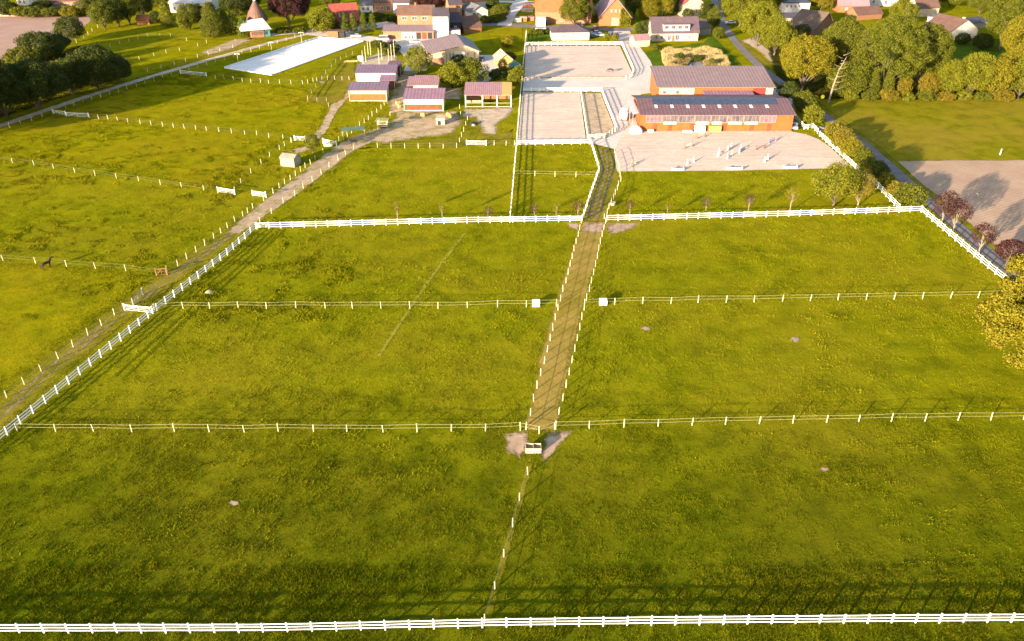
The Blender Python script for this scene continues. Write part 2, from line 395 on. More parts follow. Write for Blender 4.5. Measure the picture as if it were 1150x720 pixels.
for a in ([(522, 262), (500, 290), (478, 320), (450, 362), (425, 400)],):
    strip('wheel_track', a, .35, 'track_faint', Z, feather=.5, mask=False, wob=.05)
for o_ in (14, 20):
    strip('wheel_track', [(300 + o_, 257), (254 + o_ * 1.3, 296), (171 + o_ * 1.6, 364), (100 + o_ * 2, 424)], .2, 'grass_ruts', Z, feather=.5, mask=False, wob=.08)
# left track and farm dirt
strip('path', [(-30, 492, 3.2), (60, 412, 3.2), (150, 340, 3.4), (225, 288, 3.4), (288, 242, 3.6)], 3.2, 'grass_rough', Z, feather=1.5)
for o_ in (-4, 5):
    strip('wheel_track', [(-30 + o_, 492), (60 + o_, 412), (150 + o_, 340), (225 + o_ * .8, 288), (280 + o_ * .6, 247)], .3, 'track_wear', Z, feather=.6, mask=False)
strip('path', [(262, 262, 1.2), (290, 240, 3.0), (325, 215, 4.2), (350, 196, 4.4), (380, 172, 4.4), (402, 158, 5.5), (430, 148, 4.5), (452, 140, 4.5), (458, 126, 4), (452, 112, 3.5), (456, 96, 3), (466, 70, 4)], 3, 'dirt', Z * 2, feather=.9)
sheet('dirt_yard', [(398, 156), (432, 162), (455, 158), (510, 150), (522, 138), (512, 124), (498, 126), (470, 128), (450, 134)], 'dirt', Z * 2, feather=3, wob=.5)
sheet('dirt_yard', [(520, 122), (576, 121), (574, 128), (560, 138), (556, 152), (542, 150), (534, 132), (518, 132)], 'gravel', Z * 2, feather=2, wob=.5)
strip('path', [(348, 158, 3), (358, 154, 2), (366, 140, 1.4), (374, 124, 1.4), (384, 110, 3), (392, 100, 5)], 2, 'dirt', Z * 2, feather=.7)
sheet('dirt_yard', [(356, 92), (392, 88), (393, 104), (372, 110), (362, 100)], 'dirt', Z * 2, feather=2.5, wob=.5)
sheet('dirt_yard', [(322, 170), (350, 163), (350, 168), (336, 173)], 'dirt', Z * 2, feather=1.2, wob=.3, step=1)
sheet('rough_grass', [(515, 165), (522, 128), (542, 128), (556, 152), (576, 145), (577, 163)], 'grass_rough', Z, feather=1, wob=.3)
sheet('rough_grass', [(400, 168), (440, 160), (515, 152), (515, 166), (430, 166)], 'grass_rough', Z, feather=1, wob=.3)
sheet('pale_ground', [(222, 60), (262, 44), (290, 42), (262, 55), (236, 62)], 'dirt', Z * 2, feather=3, wob=.5)
strip('farm_track', [(-60, 157), (0, 142), (78, 115), (150, 92), (225, 70), (300, 49), (345, 38.5), (372, 34)], 2.6, 'gravel', Z * 2, feather=.3)
strip('verge', [(-60, 151), (0, 136), (78, 109), (150, 87), (225, 66), (300, 45)], 1.8, 'grass_rough', Z, feather=.8)
# arenas
sheet('riding_arena', [(252, 76.5), (305, 84.5), (408, 47), (357, 42.5)], 'white_sand', Z * 2)
sheet('riding_arena', [(589, 86.5), (590.5, 52), (696, 52), (709, 80), (707, 86.5)], 'sand_tracks', Z * 3)
sheet('riding_arena', [(581.5, 162), (587, 104), (651, 104), (658, 157), (660, 161)], 'sand', Z * 3)
sheet('turnout_pen', [(661, 156), (654, 105), (674.5, 105), (690, 144), (680, 153)], 'weedy_sand', Z * 3)
sheet('jumping_arena', [(693, 193), (690, 176), (693, 162), (697, 152), (705, 147), (720, 146.5), (888, 148), (905, 151), (920, 157), (934, 167), (955, 187), (930, 189.5), (820, 192)], 'sand', Z * 3, wob=.05)
sheet('yard', [(692, 168), (664, 161), (661, 157), (682, 155), (693, 146), (676, 103), (587, 102.5), (588.5, 88), (707, 88), (713, 82), (699, 50), (690, 44), (684, 34), (706, 33), (712, 44), (730, 68), (737, 84), (737, 104), (720, 106), (712, 120), (714, 134), (718, 147), (702, 152)], 'paving', Z * 2)
sheet('yard', [(737, 104), (737, 100), (884, 100), (892, 116), (870, 128), (720, 124)], 'paving', Z)
# roads
strip('road', [(800, -30, 5), (805, 10, 4.5), (812, 28, 3.8), (827, 49, 3.2), (854, 76, 3.2), (885, 99, 3.2), (927, 131, 3.2), (974, 165, 3.2), (1012, 199, 3.2), (1040, 224, 3.2), (1106, 281, 3.2), (1160, 326, 3.2), (1260, 410, 3.2)], 3, 'asphalt', Z * 3, feather=0, mask=True, wob=.05)
strip('verge', [(830, 46), (860, 71), (895, 98), (935, 131), (982, 165), (1020, 199), (1048, 222), (1116, 281)], 1.6, 'grass_rough', Z, feather=.8)
strip('road', [(430, 22), (540, 27), (600, 30), (640, 31), (700, 34), (745, 30), (800, 22), (812, 24)], 6, 'asphalt', Z * 4, feather=0, wob=.05)
strip('road', [(566, 29), (572, 16), (580, 8), (590, -5)], 6, 'paving', Z * 5, feather=0, wob=.05)
strip('road', [(560, 2), (600, 3)], 5, 'paving', Z * 6, feather=0, wob=.05)
strip('driveway', [(345, 37), (385, 40), (425, 45), (450, 50), (462, 58), (470, 68), (466, 80)], 7, 'paving', Z * 3, feather=.4, wob=.1)
sheet('yard', [(425, 44), (500, 42), (492, 58), (462, 66), (440, 52)], 'paving', Z * 4)
sheet('yard', [(538, 62), (560, 62), (562, 80), (548, 92), (532, 92), (540, 78)], 'paving', Z * 3)
strip('driveway', [(296, 40), (340, 36), (372, 34)], 4, 'paving', Z * 3, feather=.3, wob=.1)
sheet('yard', [(380, 40), (420, 33), (445, 28), (440, 24), (390, 30)], 'paving', Z * 5)
sheet('lawn', [(725, 58), (790, 48), (800, 40), (842, 82), (735, 82)], 'lawn', Z)
sheet('lawn', [(1010, 66), (1040, 44), (1130, 44), (1130, 80), (1020, 80)], 'lawn', Z)
sheet('lawn', [(880, 30), (920, 30), (920, 50), (880, 50)], 'lawn', Z)
sheet('lawn', [(592, 38), (620, 37), (624, 48), (592, 50)], 'lawn', Z)
sheet('lawn', [(545, 30), (588, 30), (586, 60), (556, 60)], 'grass_yellow', Z, feather=1)
sheet('dry_bank', [(832, 46), (850, 56), (880, 84), (900, 98), (905, 92), (870, 60), (845, 42)], 'gravel', Z, feather=1.5, wob=.4)
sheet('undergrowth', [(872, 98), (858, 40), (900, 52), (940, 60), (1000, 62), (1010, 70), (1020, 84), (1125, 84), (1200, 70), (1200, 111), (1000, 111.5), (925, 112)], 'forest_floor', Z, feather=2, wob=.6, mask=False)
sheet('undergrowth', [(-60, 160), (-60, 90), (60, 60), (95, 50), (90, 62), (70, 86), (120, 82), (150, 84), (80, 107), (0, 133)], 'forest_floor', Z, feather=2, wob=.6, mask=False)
sheet('dirt_yard', [(436, 128), (438, 100), (448, 84), (470, 82), (462, 96), (504, 98), (520, 100), (520, 112), (500, 112), (500, 126), (470, 128), (452, 126)], 'dirt', Z * 2, feather=2, wob=.5)
sheet('sandy_ground', [(400, 80), (408, 66), (428, 58), (446, 60), (450, 72), (446, 80)], 'gravel', Z * 2, feather=2, wob=.5)
sheet('rough_grass', [(346, 112), (362, 94), (378, 72), (400, 62), (400, 84), (392, 100), (386, 112), (366, 120)], 'grass_rough', Z, feather=1.2, wob=.3)
# pond
sheet('pond', [(774, 70), (787, 69), (792, 75), (790, 81), (776, 82), (771, 76)], 'water', Z * 3, wob=.3)

# ------------------------------------------------------------------ fences
def polyline(px, spacing):
    pts = [Vector(G(*p)) for p in px]; seg = [(pts[i + 1] - pts[i]).length for i in range(len(pts) - 1)]
    L = sum(seg); n = max(1, round(L / spacing)); out = []
    for k in range(n + 1):
        t = L * k / n; i = 0
        while i < len(seg) - 1 and t > seg[i]: t -= seg[i]; i += 1
        out.append(pts[i].lerp(pts[i + 1], min(1, t / max(seg[i], 1e-6))))
    return out
def rail_fence(label, px, spacing=2.45, h=1.4, rails=3, bw=.125, pw=.15, mat='white_paint', group='white rail fences round the paddocks', name='rail_fence'):
    pts = polyline(px, spacing); o0 = pts[0]
    t = thing(name, label, 'fence', (o0.x, o0.y, 0), 0, group)
    proto = None
    for i, p in enumerate(pts):
        d = (pts[min(i + 1, len(pts) - 1)] - pts[max(i - 1, 0)]); a = math.atan2(d.y, d.x) + random.uniform(-.03, .03)
        loc = (p.x - o0.x, p.y - o0.y, 0)
        if proto is None:
            m = MB().box(-pw / 2, pw / 2, -pw / 2, pw / 2, -.1, h + .03)
            m.add([(-pw / 2 - .02, -pw / 2 - .02, h + .03), (pw / 2 + .02, -pw / 2 - .02, h + .03), (pw / 2 + .02, pw / 2 + .02, h + .03), (-pw / 2 - .02, pw / 2 + .02, h + .03), (0, 0, h + .12)],
                  [(0, 3, 2, 1), (0, 1, 4), (1, 2, 4), (2, 3, 4), (3, 0, 4)])
            proto = m.build('post', mat, t, loc); proto.rotation_euler[2] = a
        else: copyobj(proto, t, loc, a).scale.z = random.uniform(.98, 1.03)
    for r in range(rails):
        z = h - .12 - r * (h - .35) / max(rails - 1, 1) * .85; m = MB()
        for i in range(len(pts) - 1):
            a, b = pts[i] - o0, pts[i + 1] - o0
            m.bar((a.x, a.y, z + random.uniform(-.025, .025)), (b.x, b.y, z + random.uniform(-.025, .025)), .05, bw)
        m.build('rail', mat, t)
    return t
DULL = ('white posts with wire in the left fields', 'white posts with wire round the farm paddocks', 'white posts round the far left meadow')
def wire_fence(label, px, spacing=5.2, h=1.35, wires=2, ends=True, group='white posts with wire between the paddocks', posts_at=None, name='wire_fence', mat='post_paint', pw=.15, tw=.035):
    pts = [Vector(G(*p)) for p in posts_at] if posts_at else polyline(px, spacing); o0 = pts[0]
    t = thing(name, label, 'fence', (o0.x, o0.y, 0), 0, group); proto = None; tops = []
    for i, p in enumerate(pts):
        loc = (p.x - o0.x + random.uniform(-.08, .08), p.y - o0.y + random.uniform(-.08, .08), 0); hh = random.uniform(.92, 1.08)
        if proto is None: proto = MB().tube([(0, 0, -.1), (0, 0, h - .03), (0, 0, h)], [pw / 2, pw / 2 * .95, pw / 3], 8).build('post', mat, t, loc); c = proto
        else: c = copyobj(proto, t, loc, random.uniform(0, 3))
        c.scale.z = hh; c.rotation_euler[0] = random.uniform(-.045, .045); c.rotation_euler[1] = random.uniform(-.045, .045); tops.append((Vector(loc), hh))
    for w in range(wires):
        m = MB()
        for (a, ha), (b, hb) in zip(tops, tops[1:]):
            z = h * (.93 - .42 * w)
            m.bar((a.x, a.y, z * ha), (b.x, b.y, z * hb), tw * .4, tw)
        if m.v: m.build('wire', 'wire_dull' if group in DULL else 'tape', t)
    return t
def gate(label, a, b, h=1.25, bars=4, mat='white_paint', name='field_gate', group=None):
    A, B = Vector(G(*a)), Vector(G(*b)); L = (B - A).length; ang = math.atan2((B - A).y, (B - A).x)
    t = thing(name, label, 'gate', (A.x, A.y, 0), ang, group)
    for x in (0, L): MB().box(x - .09, x + .09, -.09, .09, -.1, h + .2).build('post', mat, t)
    m = MB()
    for k in range(bars): z = .2 + k * (h - .3) / (bars - 1); m.bar((.1, 0, z), (L - .1, 0, z), .04, .05 if k < bars - 1 else .13)
    for x in (.16, L / 2, L - .16): m.bar((x, .03, .15), (x, .03, h - .05), .06, .06)
    m.bar((.16, .06, .2), (L / 2, .06, h - .1), .05, .08); m.build('gate_frame', mat, t)
    return t

rail_fence('long white three rail fence across the whole foreground', [(-60, 712), (0, 711), (300, 710.5), (570, 704.5), (760, 702), (1150, 699), (1215, 698)], 2.52)
rail_fence('white three rail fence running diagonally up the left side of the paddocks', [(-40, 528), (0, 496), (100, 413), (171, 354), (254, 288), (288, 257)])
rail_fence('white three rail fence above the upper left paddock, ending at the lane', [(289, 257), (420, 253.5), (533, 250.5), (653, 249)])
rail_fence('white three rail fence above the upper right paddock, from the lane to the road', [(681, 248.5), (780, 246), (880, 243.5), (1034, 238)])
rail_fence('white three rail fence going down beside the road and the dark red trees', [(1034.5, 238.5), (1075, 273), (1112, 304), (1135, 322)])
rail_fence('white three rail fence along the hedge right of the jumping arena', [(1009, 236), (984, 210), (960, 190), (920, 153)])
rail_fence('short kinked white rail fence by the right corner of the orange stable', [(918, 150), (912, 143.5), (904, 146.5), (897, 139), (889, 128)])
rail_fence('white rail fence behind the stables beside the road hedge', [(878, 104), (888, 117), (893, 125)])
rail_fence('long white fence running away from the mid fence to the white bungalow', [(572.5, 250), (576.5, 205), (580, 163), (585, 103), (588, 70), (591, 38)], 2.6)
rail_fence('white fence bending along the left side of the rutted lane', [(654, 248), (663, 220), (673, 192), (668, 176), (663, 161)], 2.6, rails=2)
rail_fence('short white rail fence between the plain sand arena and the small green paddock', [(580.5, 163.5), (662, 162)])
rail_fence('white fence between the plain sand arena and the weedy pen', [(660, 157), (656, 130), (652, 104)], 2.6, rails=2)
rail_fence('white rail fence round the front and right side of the weedy pen', [(659.5, 157), (682, 155.5), (692, 146.5), (683, 123), (675.5, 104)])
rail_fence('white rail fence along the top of the plain sand arena and the pen', [(588, 103.5), (676, 103.5)])
rail_fence('white rail fence across the far end of the sand arena by the bungalow', [(590.5, 51.5), (640, 51), (698, 51)])
rail_fence('white rail fence along the yard side of the far sand arena', [(698.5, 51), (711.5, 81), (708, 88), (703, 90)])
LG = 'white posts along the grass lane'
wire_fence('white posts and tape on the left side of the grass lane', [(653, 251), (591, 483)], 3.4, group=LG, tw=.04)
wire_fence('white posts and tape on the right side of the grass lane', [(680, 251), (624, 482)], 3.4, group=LG, tw=.04)
wire_fence('white posts and tape right of the rutted upper lane', [(679, 246), (688, 226), (697, 203), (695, 190), (690, 172)], 2.8, tw=.06)
wire_fence('white post and wire line across the left side below the double hay rack row', None, posts_at=[(20, 484)] + [(x, 485) for x in (63, 105, 149, 196, 235, 274, 313, 352, 390, 430, 468)] + [(507, 484.5), (545, 484), (584, 483)])
wire_fence('short post and wire closing the lower end of the grass lane', None, posts_at=[(584.5, 483.5), (606, 487), (623, 482.5)])
wire_fence('white post and wire line across the lower right paddocks', None, posts_at=[(624, 482), (662, 481), (701, 480), (739, 478.5), (777, 477.5), (815, 476.5), (853, 475.5), (890, 475), (928, 474.5), (965, 474), (1001.5, 473.5), (1039, 473), (1076, 472.5), (1113, 472), (1149, 471), (1190, 470)])
wire_fence('white post and wire line across the upper left paddock, ending at the lane', None, posts_at=[(174, 348)] + [(x, 346.5) for x in (206, 236, 268, 300, 332, 365, 396, 428, 460, 492)] + [(525, 346), (559, 345), (591, 345), (625, 344)])
wire_fence('white post and wire line across the upper right paddock, starting at the lane', None, posts_at=[(656, 343), (690, 342)] + [(690 + 31.4 * k, 342 - .58 * k) for k in range(1, 14)] + [(1123, 333)])
wire_fence('line of white posts down to the foreground fence from the double hay rack', None, posts_at=[(592, 533), (584, 562), (575.5, 592), (566, 626), (555.5, 662), (545, 700)])
wire_fence('three white posts with wire in the small green paddock', None, posts_at=[(577, 198), (601, 198), (623, 198.5), (647, 199), (670, 199)], wires=2)
LF = 'white posts with wire in the left fields'
wire_fence('white post line in the left field by the black horse', None, posts_at=[(-35, 289), (4, 293), (40, 296), (75, 299.5), (107, 302), (141, 304.5), (176, 309)], group=LF)
wire_fence('white post line across the middle of the left field up to two gates', None, posts_at=[(-30, 176), (-8, 179), (14.5, 183), (38, 186), (60, 189.5), (84, 194), (107, 197), (131, 200.5), (156, 203.5), (180, 207.5), (204, 210.5), (229, 214), (245, 217)], group=LF)
wire_fence('white post line at the top of the left field below the shadow', None, posts_at=[(101, 133), (111, 134), (121, 134), (132, 136), (144, 138), (158, 139.5), (170, 140.5), (183, 142), (195, 143.5), (207, 144.5), (220, 145.5), (232, 147), (246, 148), (260, 150), (275, 151.5), (288.5, 152), (302.5, 155), (318, 156), (327, 160)], group=LF)
wire_fence('dim white post line in the shade below the big dark trees', None, posts_at=[(-20, 148), (-4, 146), (11, 143), (23, 139), (36, 136), (48, 132), (60, 129)], group=LF)
wire_fence('white post line climbing from the middle gate to the little green tree', None, posts_at=[(264, 216), (271, 206), (282, 195), (293, 184), (303, 176), (314, 168), (320, 164), (328, 160)], group=LF)
wire_fence('white posts along the left edge of the track by the field gate', None, posts_at=[(-6, 462), (8, 447), (28, 432), (47, 417), (66, 403), (82.5, 390), (99, 377), (114, 366), (129, 354), (140, 348)], group=LF)
wire_fence('white posts along the left edge of the track above the brown gate', None, posts_at=[(188, 306), (199.5, 299), (210, 291), (220, 283.5), (230, 276), (240, 268), (248, 262), (256, 256), (264, 249), (273, 243), (278, 239), (284, 234), (296, 226), (307, 218)], group=LF)
wire_fence('close set white posts on the left of the dirt track up to the green canopy', None, posts_at=[(307, 217), (313.5, 211.5), (320, 207), (326, 202.5), (332, 197.5), (338, 193), (343, 189), (349, 184.5), (354, 180), (363, 172), (372, 165), (381, 158)], group=LF)
wire_fence('close set white posts climbing from the green canopy to the orange shed', None, posts_at=[(390, 153.5), (395, 149.5), (400, 146), (404, 142), (409, 138), (414, 134.5), (418, 130.5), (423, 126.5), (428, 122.5), (432, 118)], group=LF)
wire_fence('white posts on the right edge of the dirt track beside the middle paddock', None, posts_at=[(292, 250), (305, 240), (318, 228), (331, 220), (341, 212), (351, 204), (361, 196), (370, 188), (380, 180), (388, 174), (397, 168)], group=LF)
wire_fence('short white post line between two sheds and the slatted hay rack', None, posts_at=[(410, 155), (415.5, 150), (426, 139), (438, 130), (448, 122)], group=LF)
FG = 'white posts with wire round the farm paddocks'
wire_fence('white post line along the top of the middle paddock', None, posts_at=[(424, 166), (439.5, 166.5), (454.5, 166.5), (470, 166.5), (483, 166.5), (498, 166.5), (513, 166)], group=FG)
wire_fence('close set white posts up the middle to the pink roofed shelter', None, posts_at=[(513, 166), (516, 160), (518, 154), (520.5, 148), (523, 141), (525, 135), (517, 130), (516, 122)], spacing=3, group=FG)
wire_fence('white post line below the gravel pen of the pink roofed shelter', None, posts_at=[(546, 163), (555, 163.5), (568.5, 163.5), (578, 163)], group=FG)
TL = 'white posts round the far left meadow'
wire_fence('white posts along the lower side of the farm track', None, posts_at=[(74 + 9.9 * k, 122 - 3.05 * k) for k in range(30)], group=TL)
wire_fence('white posts along the upper side of the farm track', None, posts_at=[(166, 81), (181, 77), (196, 73), (209, 70), (222, 65), (234, 62), (247, 58), (262, 54)], group=TL)
wire_fence('white posts inside the far left meadow in the sun', None, posts_at=[(128, 70), (142, 68.5), (157, 68), (173, 63), (187, 60), (202, 57.5), (222, 52), (232, 48.5)], group=TL)
wire_fence('dim white posts in the shaded part of the far left meadow', None, posts_at=[(124.5, 53), (135, 50), (145, 47), (155, 44), (166, 41), (180, 42), (192, 42), (210, 46)], group=TL)
wire_fence('white posts between the white arena and the yellow pasture', None, posts_at=[(242, 88), (252, 89), (262, 90), (272, 92), (282, 93), (293, 93), (302, 94), (314, 94), (327, 94.5), (340, 94.5), (346, 94), (352, 92)], group=TL)
wire_fence('wooden posts along the narrow strip left of the orange shed', None, posts_at=[(346, 112), (350, 105), (355, 98), (360, 91), (366, 83), (372, 75), (377, 70), (383, 67), (389, 64), (396, 61)], group=TL, mat='old_wood', tw=.12)
wire_fence('pale posts round the dirt pen left of the white shed', None, posts_at=[(356, 92), (362, 89), (368, 90), (376, 90), (384, 90), (392, 90)], group=TL)
wire_fence('wooden posts closing the small paddock beneath the dirt pen', None, posts_at=[(346, 113), (356, 114), (367, 114), (369, 120)], group=TL, mat='old_wood')
wire_fence('white posts along the edge of the far ploughed field', None, posts_at=[(86, 48), (94, 43), (99, 39), (104, 35), (110, 31), (117, 29)], group=TL)

gate('white gate across the track between diagonal fence and posts', (141, 349), (172, 352))
gate('grey weathered gate beside the track above the white gate', (150, 343), (161, 331), mat='grey_wood')
gate('reddish brown wooden gate at the corner of the left field', (176, 310), (188, 309), mat='brown_wood', h=1.5, bars=3)
gate('white gate in the middle of the left field', (245, 216), (264, 219))
gate('white gate beside the track with a straight top bar', (284, 220), (299, 222))
gate('white gate half in the tree shade at the end of the farm track', (60, 128), (74, 130))
gate('long white gate just right of the shaded one, in the dark grass', (75, 131), (100, 132))
gate('white gate lit by the sun next to the little green tree', (331, 158), (343, 158.5))
gate('white gate at the bottom of the gravel pen', (524, 163), (546, 163.5))
gate('white gate in the shade between farm track and white arena', (203, 83), (232, 86))
gate('white gate just right of the little green tree', (363, 161), (378, 164))

# ------------------------------------------------------------------ buildings
def bld(name, label, cat, A, B, group=None, rot=0):
    a, b = Vector(G(*A)), Vector(G(*B)); w = (b - a).length
    t = thing(name, label, cat, (a.x, a.y, 0), math.atan2((b - a).y, (b - a).x) + rot, group)
    return t, w
def tf(face, w, d):
    return {'F': lambda u, o, z: (u, -o, z), 'L': lambda u, o, z: (-o, d - u, z), 'R': lambda u, o, z: (w + o, u, z), 'B': lambda u, o, z: (w - u, d + o, z)}[face]
def facebox(face, w, d, u0, u1, z0, z1, o0, o1):
    f = tf(face, w, d); ps = [f(u, o, z) for z in (z0, z1) for (u, o) in ((u0, o1), (u1, o1), (u1, o0), (u0, o0))]
    return MB().add(ps, [(0, 3, 2, 1), (4, 5, 6, 7), (0, 1, 5, 4), (1, 2, 6, 5), (2, 3, 7, 6), (3, 0, 4, 7)])
def window(t, w, d, face, u0, u1, z0, z1, frame='white_wall', pane='glass', name='window', bars=1):
    m = MB(); f = .09
    for a in ((u0, u1, z0, z0 + f), (u0, u1, z1 - f, z1), (u0, u0 + f, z0 + f, z1 - f), (u1 - f, u1, z0 + f, z1 - f)):
        b = facebox(face, w, d, a[0], a[1], a[2], a[3], .005, .09); m.add(b.v, b.f)
    for k in range(1, bars + 1):
        x = u0 + (u1 - u0) * k / (bars + 1)
        b = facebox(face, w, d, x - .03, x + .03, z0 + f, z1 - f, .005, .07); m.add(b.v, b.f)
    o = m.build(name, frame, t)
    facebox(face, w, d, u0 + f, u1 - f, z0 + f, z1 - f, .004, .03).build('pane', pane, o)
    return o
def door(t, w, d, face, u0, u1, z1, mat='brown_wood', name='door'):
    o = facebox(face, w, d, u0, u1, .05, z1, .004, .07).build(name, mat, t)
    facebox(face, w, d, u1 - .25, u1 - .12, z1 * .45, z1 * .5, .071, .13).build('handle', 'dark_metal', o); return o
def house(label, A, B, depth, he, hr, wall, roof, ridge='x', over=.4, wins=(), doors=(), chim=(), name='house', cat='house', group=None, rf=.5, rot=0, t_=.18, dormer=None):
    t, w = bld(name, label, cat, A, B, group, rot); d = depth
    m = MB()
    if ridge == 'x':
        m.add([(0, 0, -.1), (w, 0, -.1), (w, d, -.1), (0, d, -.1), (0, 0, he), (w, 0, he), (w, d, he), (0, d, he), (0, d * rf, hr), (w, d * rf, hr)],
              [(0, 1, 5, 4), (2, 3, 7, 6), (1, 2, 6, 9, 5), (3, 0, 4, 8, 7), (4, 5, 9, 8), (6, 7, 8, 9), (3, 2, 1, 0)])
    elif ridge == 'y':
        m.add([(0, 0, -.1), (w, 0, -.1), (w, d, -.1), (0, d, -.1), (0, 0, he), (w, 0, he), (w, d, he), (0, d, he), (w * rf, 0, hr), (w * rf, d, hr)],
              [(0, 1, 5, 8, 4), (2, 3, 7, 9, 6), (1, 2, 6, 5), (3, 0, 4, 7), (5, 6, 9, 8), (7, 4, 8, 9), (3, 2, 1, 0)])
    elif ridge == 'mono':
        m.add([(0, 0, -.1), (w, 0, -.1), (w, d, -.1), (0, d, -.1), (0, 0, he), (w, 0, he), (w, d, hr), (0, d, hr)],
              [(0, 1, 5, 4), (2, 3, 7, 6), (1, 2, 6, 5), (3, 0, 4, 7), (4, 5, 6, 7), (3, 2, 1, 0)])
    else: m.box(0, w, 0, d, -.1, he)
    m.build('wall', wall, t)
    r = MB(); o = over; e = .01 + t_
    if ridge == 'x':
        s1 = (hr - he) / (d * rf); s2 = (hr - he) / (d * (1 - rf))
        r.slab([(-o, -o, he - s1 * o + e), (w + o, -o, he - s1 * o + e), (w + o, d * rf, hr + e), (-o, d * rf, hr + e)], t_)
        r.slab([(w + o, d + o, he - s2 * o + e), (-o, d + o, he - s2 * o + e), (-o, d * rf + .002, hr + e), (w + o, d * rf + .002, hr + e)], t_)
        ro = r.build('roof', roof, t)
    elif ridge == 'y':
        s1 = (hr - he) / (w * rf); s2 = (hr - he) / (w * (1 - rf))
        r.slab([(-o, d + o, he - s1 * o + e), (-o, -o, he - s1 * o + e), (w * rf, -o, hr + e), (w * rf, d + o, hr + e)], t_)
        r.slab([(w + o, -o, he - s2 * o + e), (w + o, d + o, he - s2 * o + e), (w * rf + .002, d + o, hr + e), (w * rf + .002, -o, hr + e)], t_)
        ro = r.build('roof', roof, t)
    elif ridge == 'mono':
        s = (hr - he) / d
        ro = r.slab([(-o, -o, he - s * o + e), (w + o, -o, he - s * o + e), (w + o, d + o, hr + s * o + e), (-o, d + o, hr + s * o + e)], t_).build('roof', roof, t)
    elif ridge == 'hip':
        k = min(w, d) / 2; z0 = he + .02
        r.add([(-o, -o, z0), (w + o, -o, z0), (w + o, d + o, z0), (-o, d + o, z0), (k, d / 2, hr), (w - k, d / 2, hr)],
              [(0, 1, 5, 4), (1, 2, 5), (2, 3, 4, 5), (3, 0, 4), (3, 2, 1, 0)]); ro = r.build('roof', roof, t)
    else:
        ro = r.box(-o, w + o, -o, d + o, he + .01, hr).build('roof', roof, t)
    for c in chim:
        q = MB().box(c[0] - .35, c[0] + .35, c[1] - .35, c[1] + .35, he, c[2]); q.box(c[0] - .42, c[0] + .42, c[1] - .42, c[1] + .42, c[2] + .001, c[2] + .15); q.build('chimney', 'white_wall' if len(c) > 3 else 'brick', ro)
    for f in wins: window(t, w, d, *f)
    for f in doors: door(t, w, d, *f)
    if dormer:
        x0, x1, y0, y1, z0, z1, wm, rm, nw = dormer
        dm = MB().box(x0, x1, y0, y1, z0, z1).build('dormer', wm, t)
        MB().box(x0 - .2, x1 + .2, y0 - .3, y1, z1 + .01, z1 + .16).build('dormer_roof', rm, dm)
        st = (x1 - x0) / nw
        for k in range(nw):
            MB().box(x0 + st * (k + .2), x0 + st * (k + .8), y0 - .05, y0 - .004, z0 + (z1 - z0) * .35, z1 - .25).build('window', 'glass', dm)
    return t, w
def wrow(face, w, n, z0, z1, ww=1.1, m0=.8):
    st = (w - 2 * m0) / n
    return [(face, m0 + st * (k + .5) - ww / 2, m0 + st * (k + .5) + ww / 2, z0, z1) for k in range(n)]

# --- the long orange stable
t, w = bld('stable', 'long orange walled stable with plum roof, solar strip and eight skylights', 'stable', (720, 147.3), (888.5, 147.3))
D = 18.0; he, hr = 4.6, 6.3
MB().add([(0, 0, -.1), (w, 0, -.1), (w, D, -.1), (0, D, -.1), (0, 0, he), (w, 0, he), (w, D, he), (0, D, he), (0, D / 2, hr), (w, D / 2, hr)],
         [(0, 1, 5, 4), (2, 3, 7, 6), (1, 2, 6, 9, 5), (3, 0, 4, 8, 7), (4, 5, 9, 8), (6, 7, 8, 9), (3, 2, 1, 0)]).build('wall', 'orange_wall', t)
r = MB(); s = (hr - he) / (D / 2)
r.slab([(-.8, -.6, he - s * .6 + .2), (w + .5, -.6, he - s * .6 + .2), (w + .5, D / 2, hr + .2), (-.8, D / 2, hr + .2)], .18)
r.slab([(w + .5, D + .6, he - s * .6 + .2), (-.8, D + .6, he - s * .6 + .2), (-.8, D / 2 + .002, hr + .2), (w + .5, D / 2 + .002, hr + .2)], .18)
roof = r.build('roof', 'roof_wine', t)
def onroof(x0, x1, y0, y1, lift, name, mat, par):
    z = lambda y: he + s * y + .2 + lift
    return MB().slab([(x0, y0, z(y0)), (x1, y0, z(y0)), (x1, y1, z(y1)), (x0, y1, z(y1))], .05).build(name, mat, par)
sp = None
for k in range(20): onroof(3.6 + k * 1.72, 3.6 + k * 1.72 + 1.68, 5.3, 8.6, .12, 'solar_panel', 'solar', roof)
for k in range(8):
    x = 3.8 + k * 4.35; onroof(x, x + .85, 3.3, 5.0, .10, 'skylight', 'skylight', roof)
bw = (w - 5.6) / 8
for k in range(8):
    x0 = 1.0 + k * bw
    window(t, w, D, 'F', x0 + .06, x0 + bw - .06, 2.35, 4.35, 'grey_wood', 'plastic_dim' if k in (0, 7) else 'glass', bars=3)
    if k in (1, 3, 4, 5, 6): facebox('F', w, D, x0 + .4, x0 + bw - (.5 if k != 4 else 1.4), 2.0, 2.6, .1, .2).build('shutter', 'white_paint', t)
MB().box(-1.2, w + .2, -.9, .0 - .01, .0, .12).build('plinth', 'concrete', t)
for u in (3.0, 7.2, 13.2, 22.0, 29.6, 34.2): facebox('F', w, D, u, u + 1.1, .13, 2.0, .004, .08).build('door', 'rust_wall', t)
# left translucent canopy of the stable
MB().slab([(-2.4, 1.5, 4.2), (-.82, 1.5, 4.6), (-.82, D - 3, 4.6), (-2.4, D - 3, 4.2)], .06).build('canopy', 'plastic_sheet', t)
for y in (1.7, 8, D - 3.3): MB().box(-2.35, -2.2, y, y + .15, 0, 4.1).build('canopy_post', 'grey_wood', t)

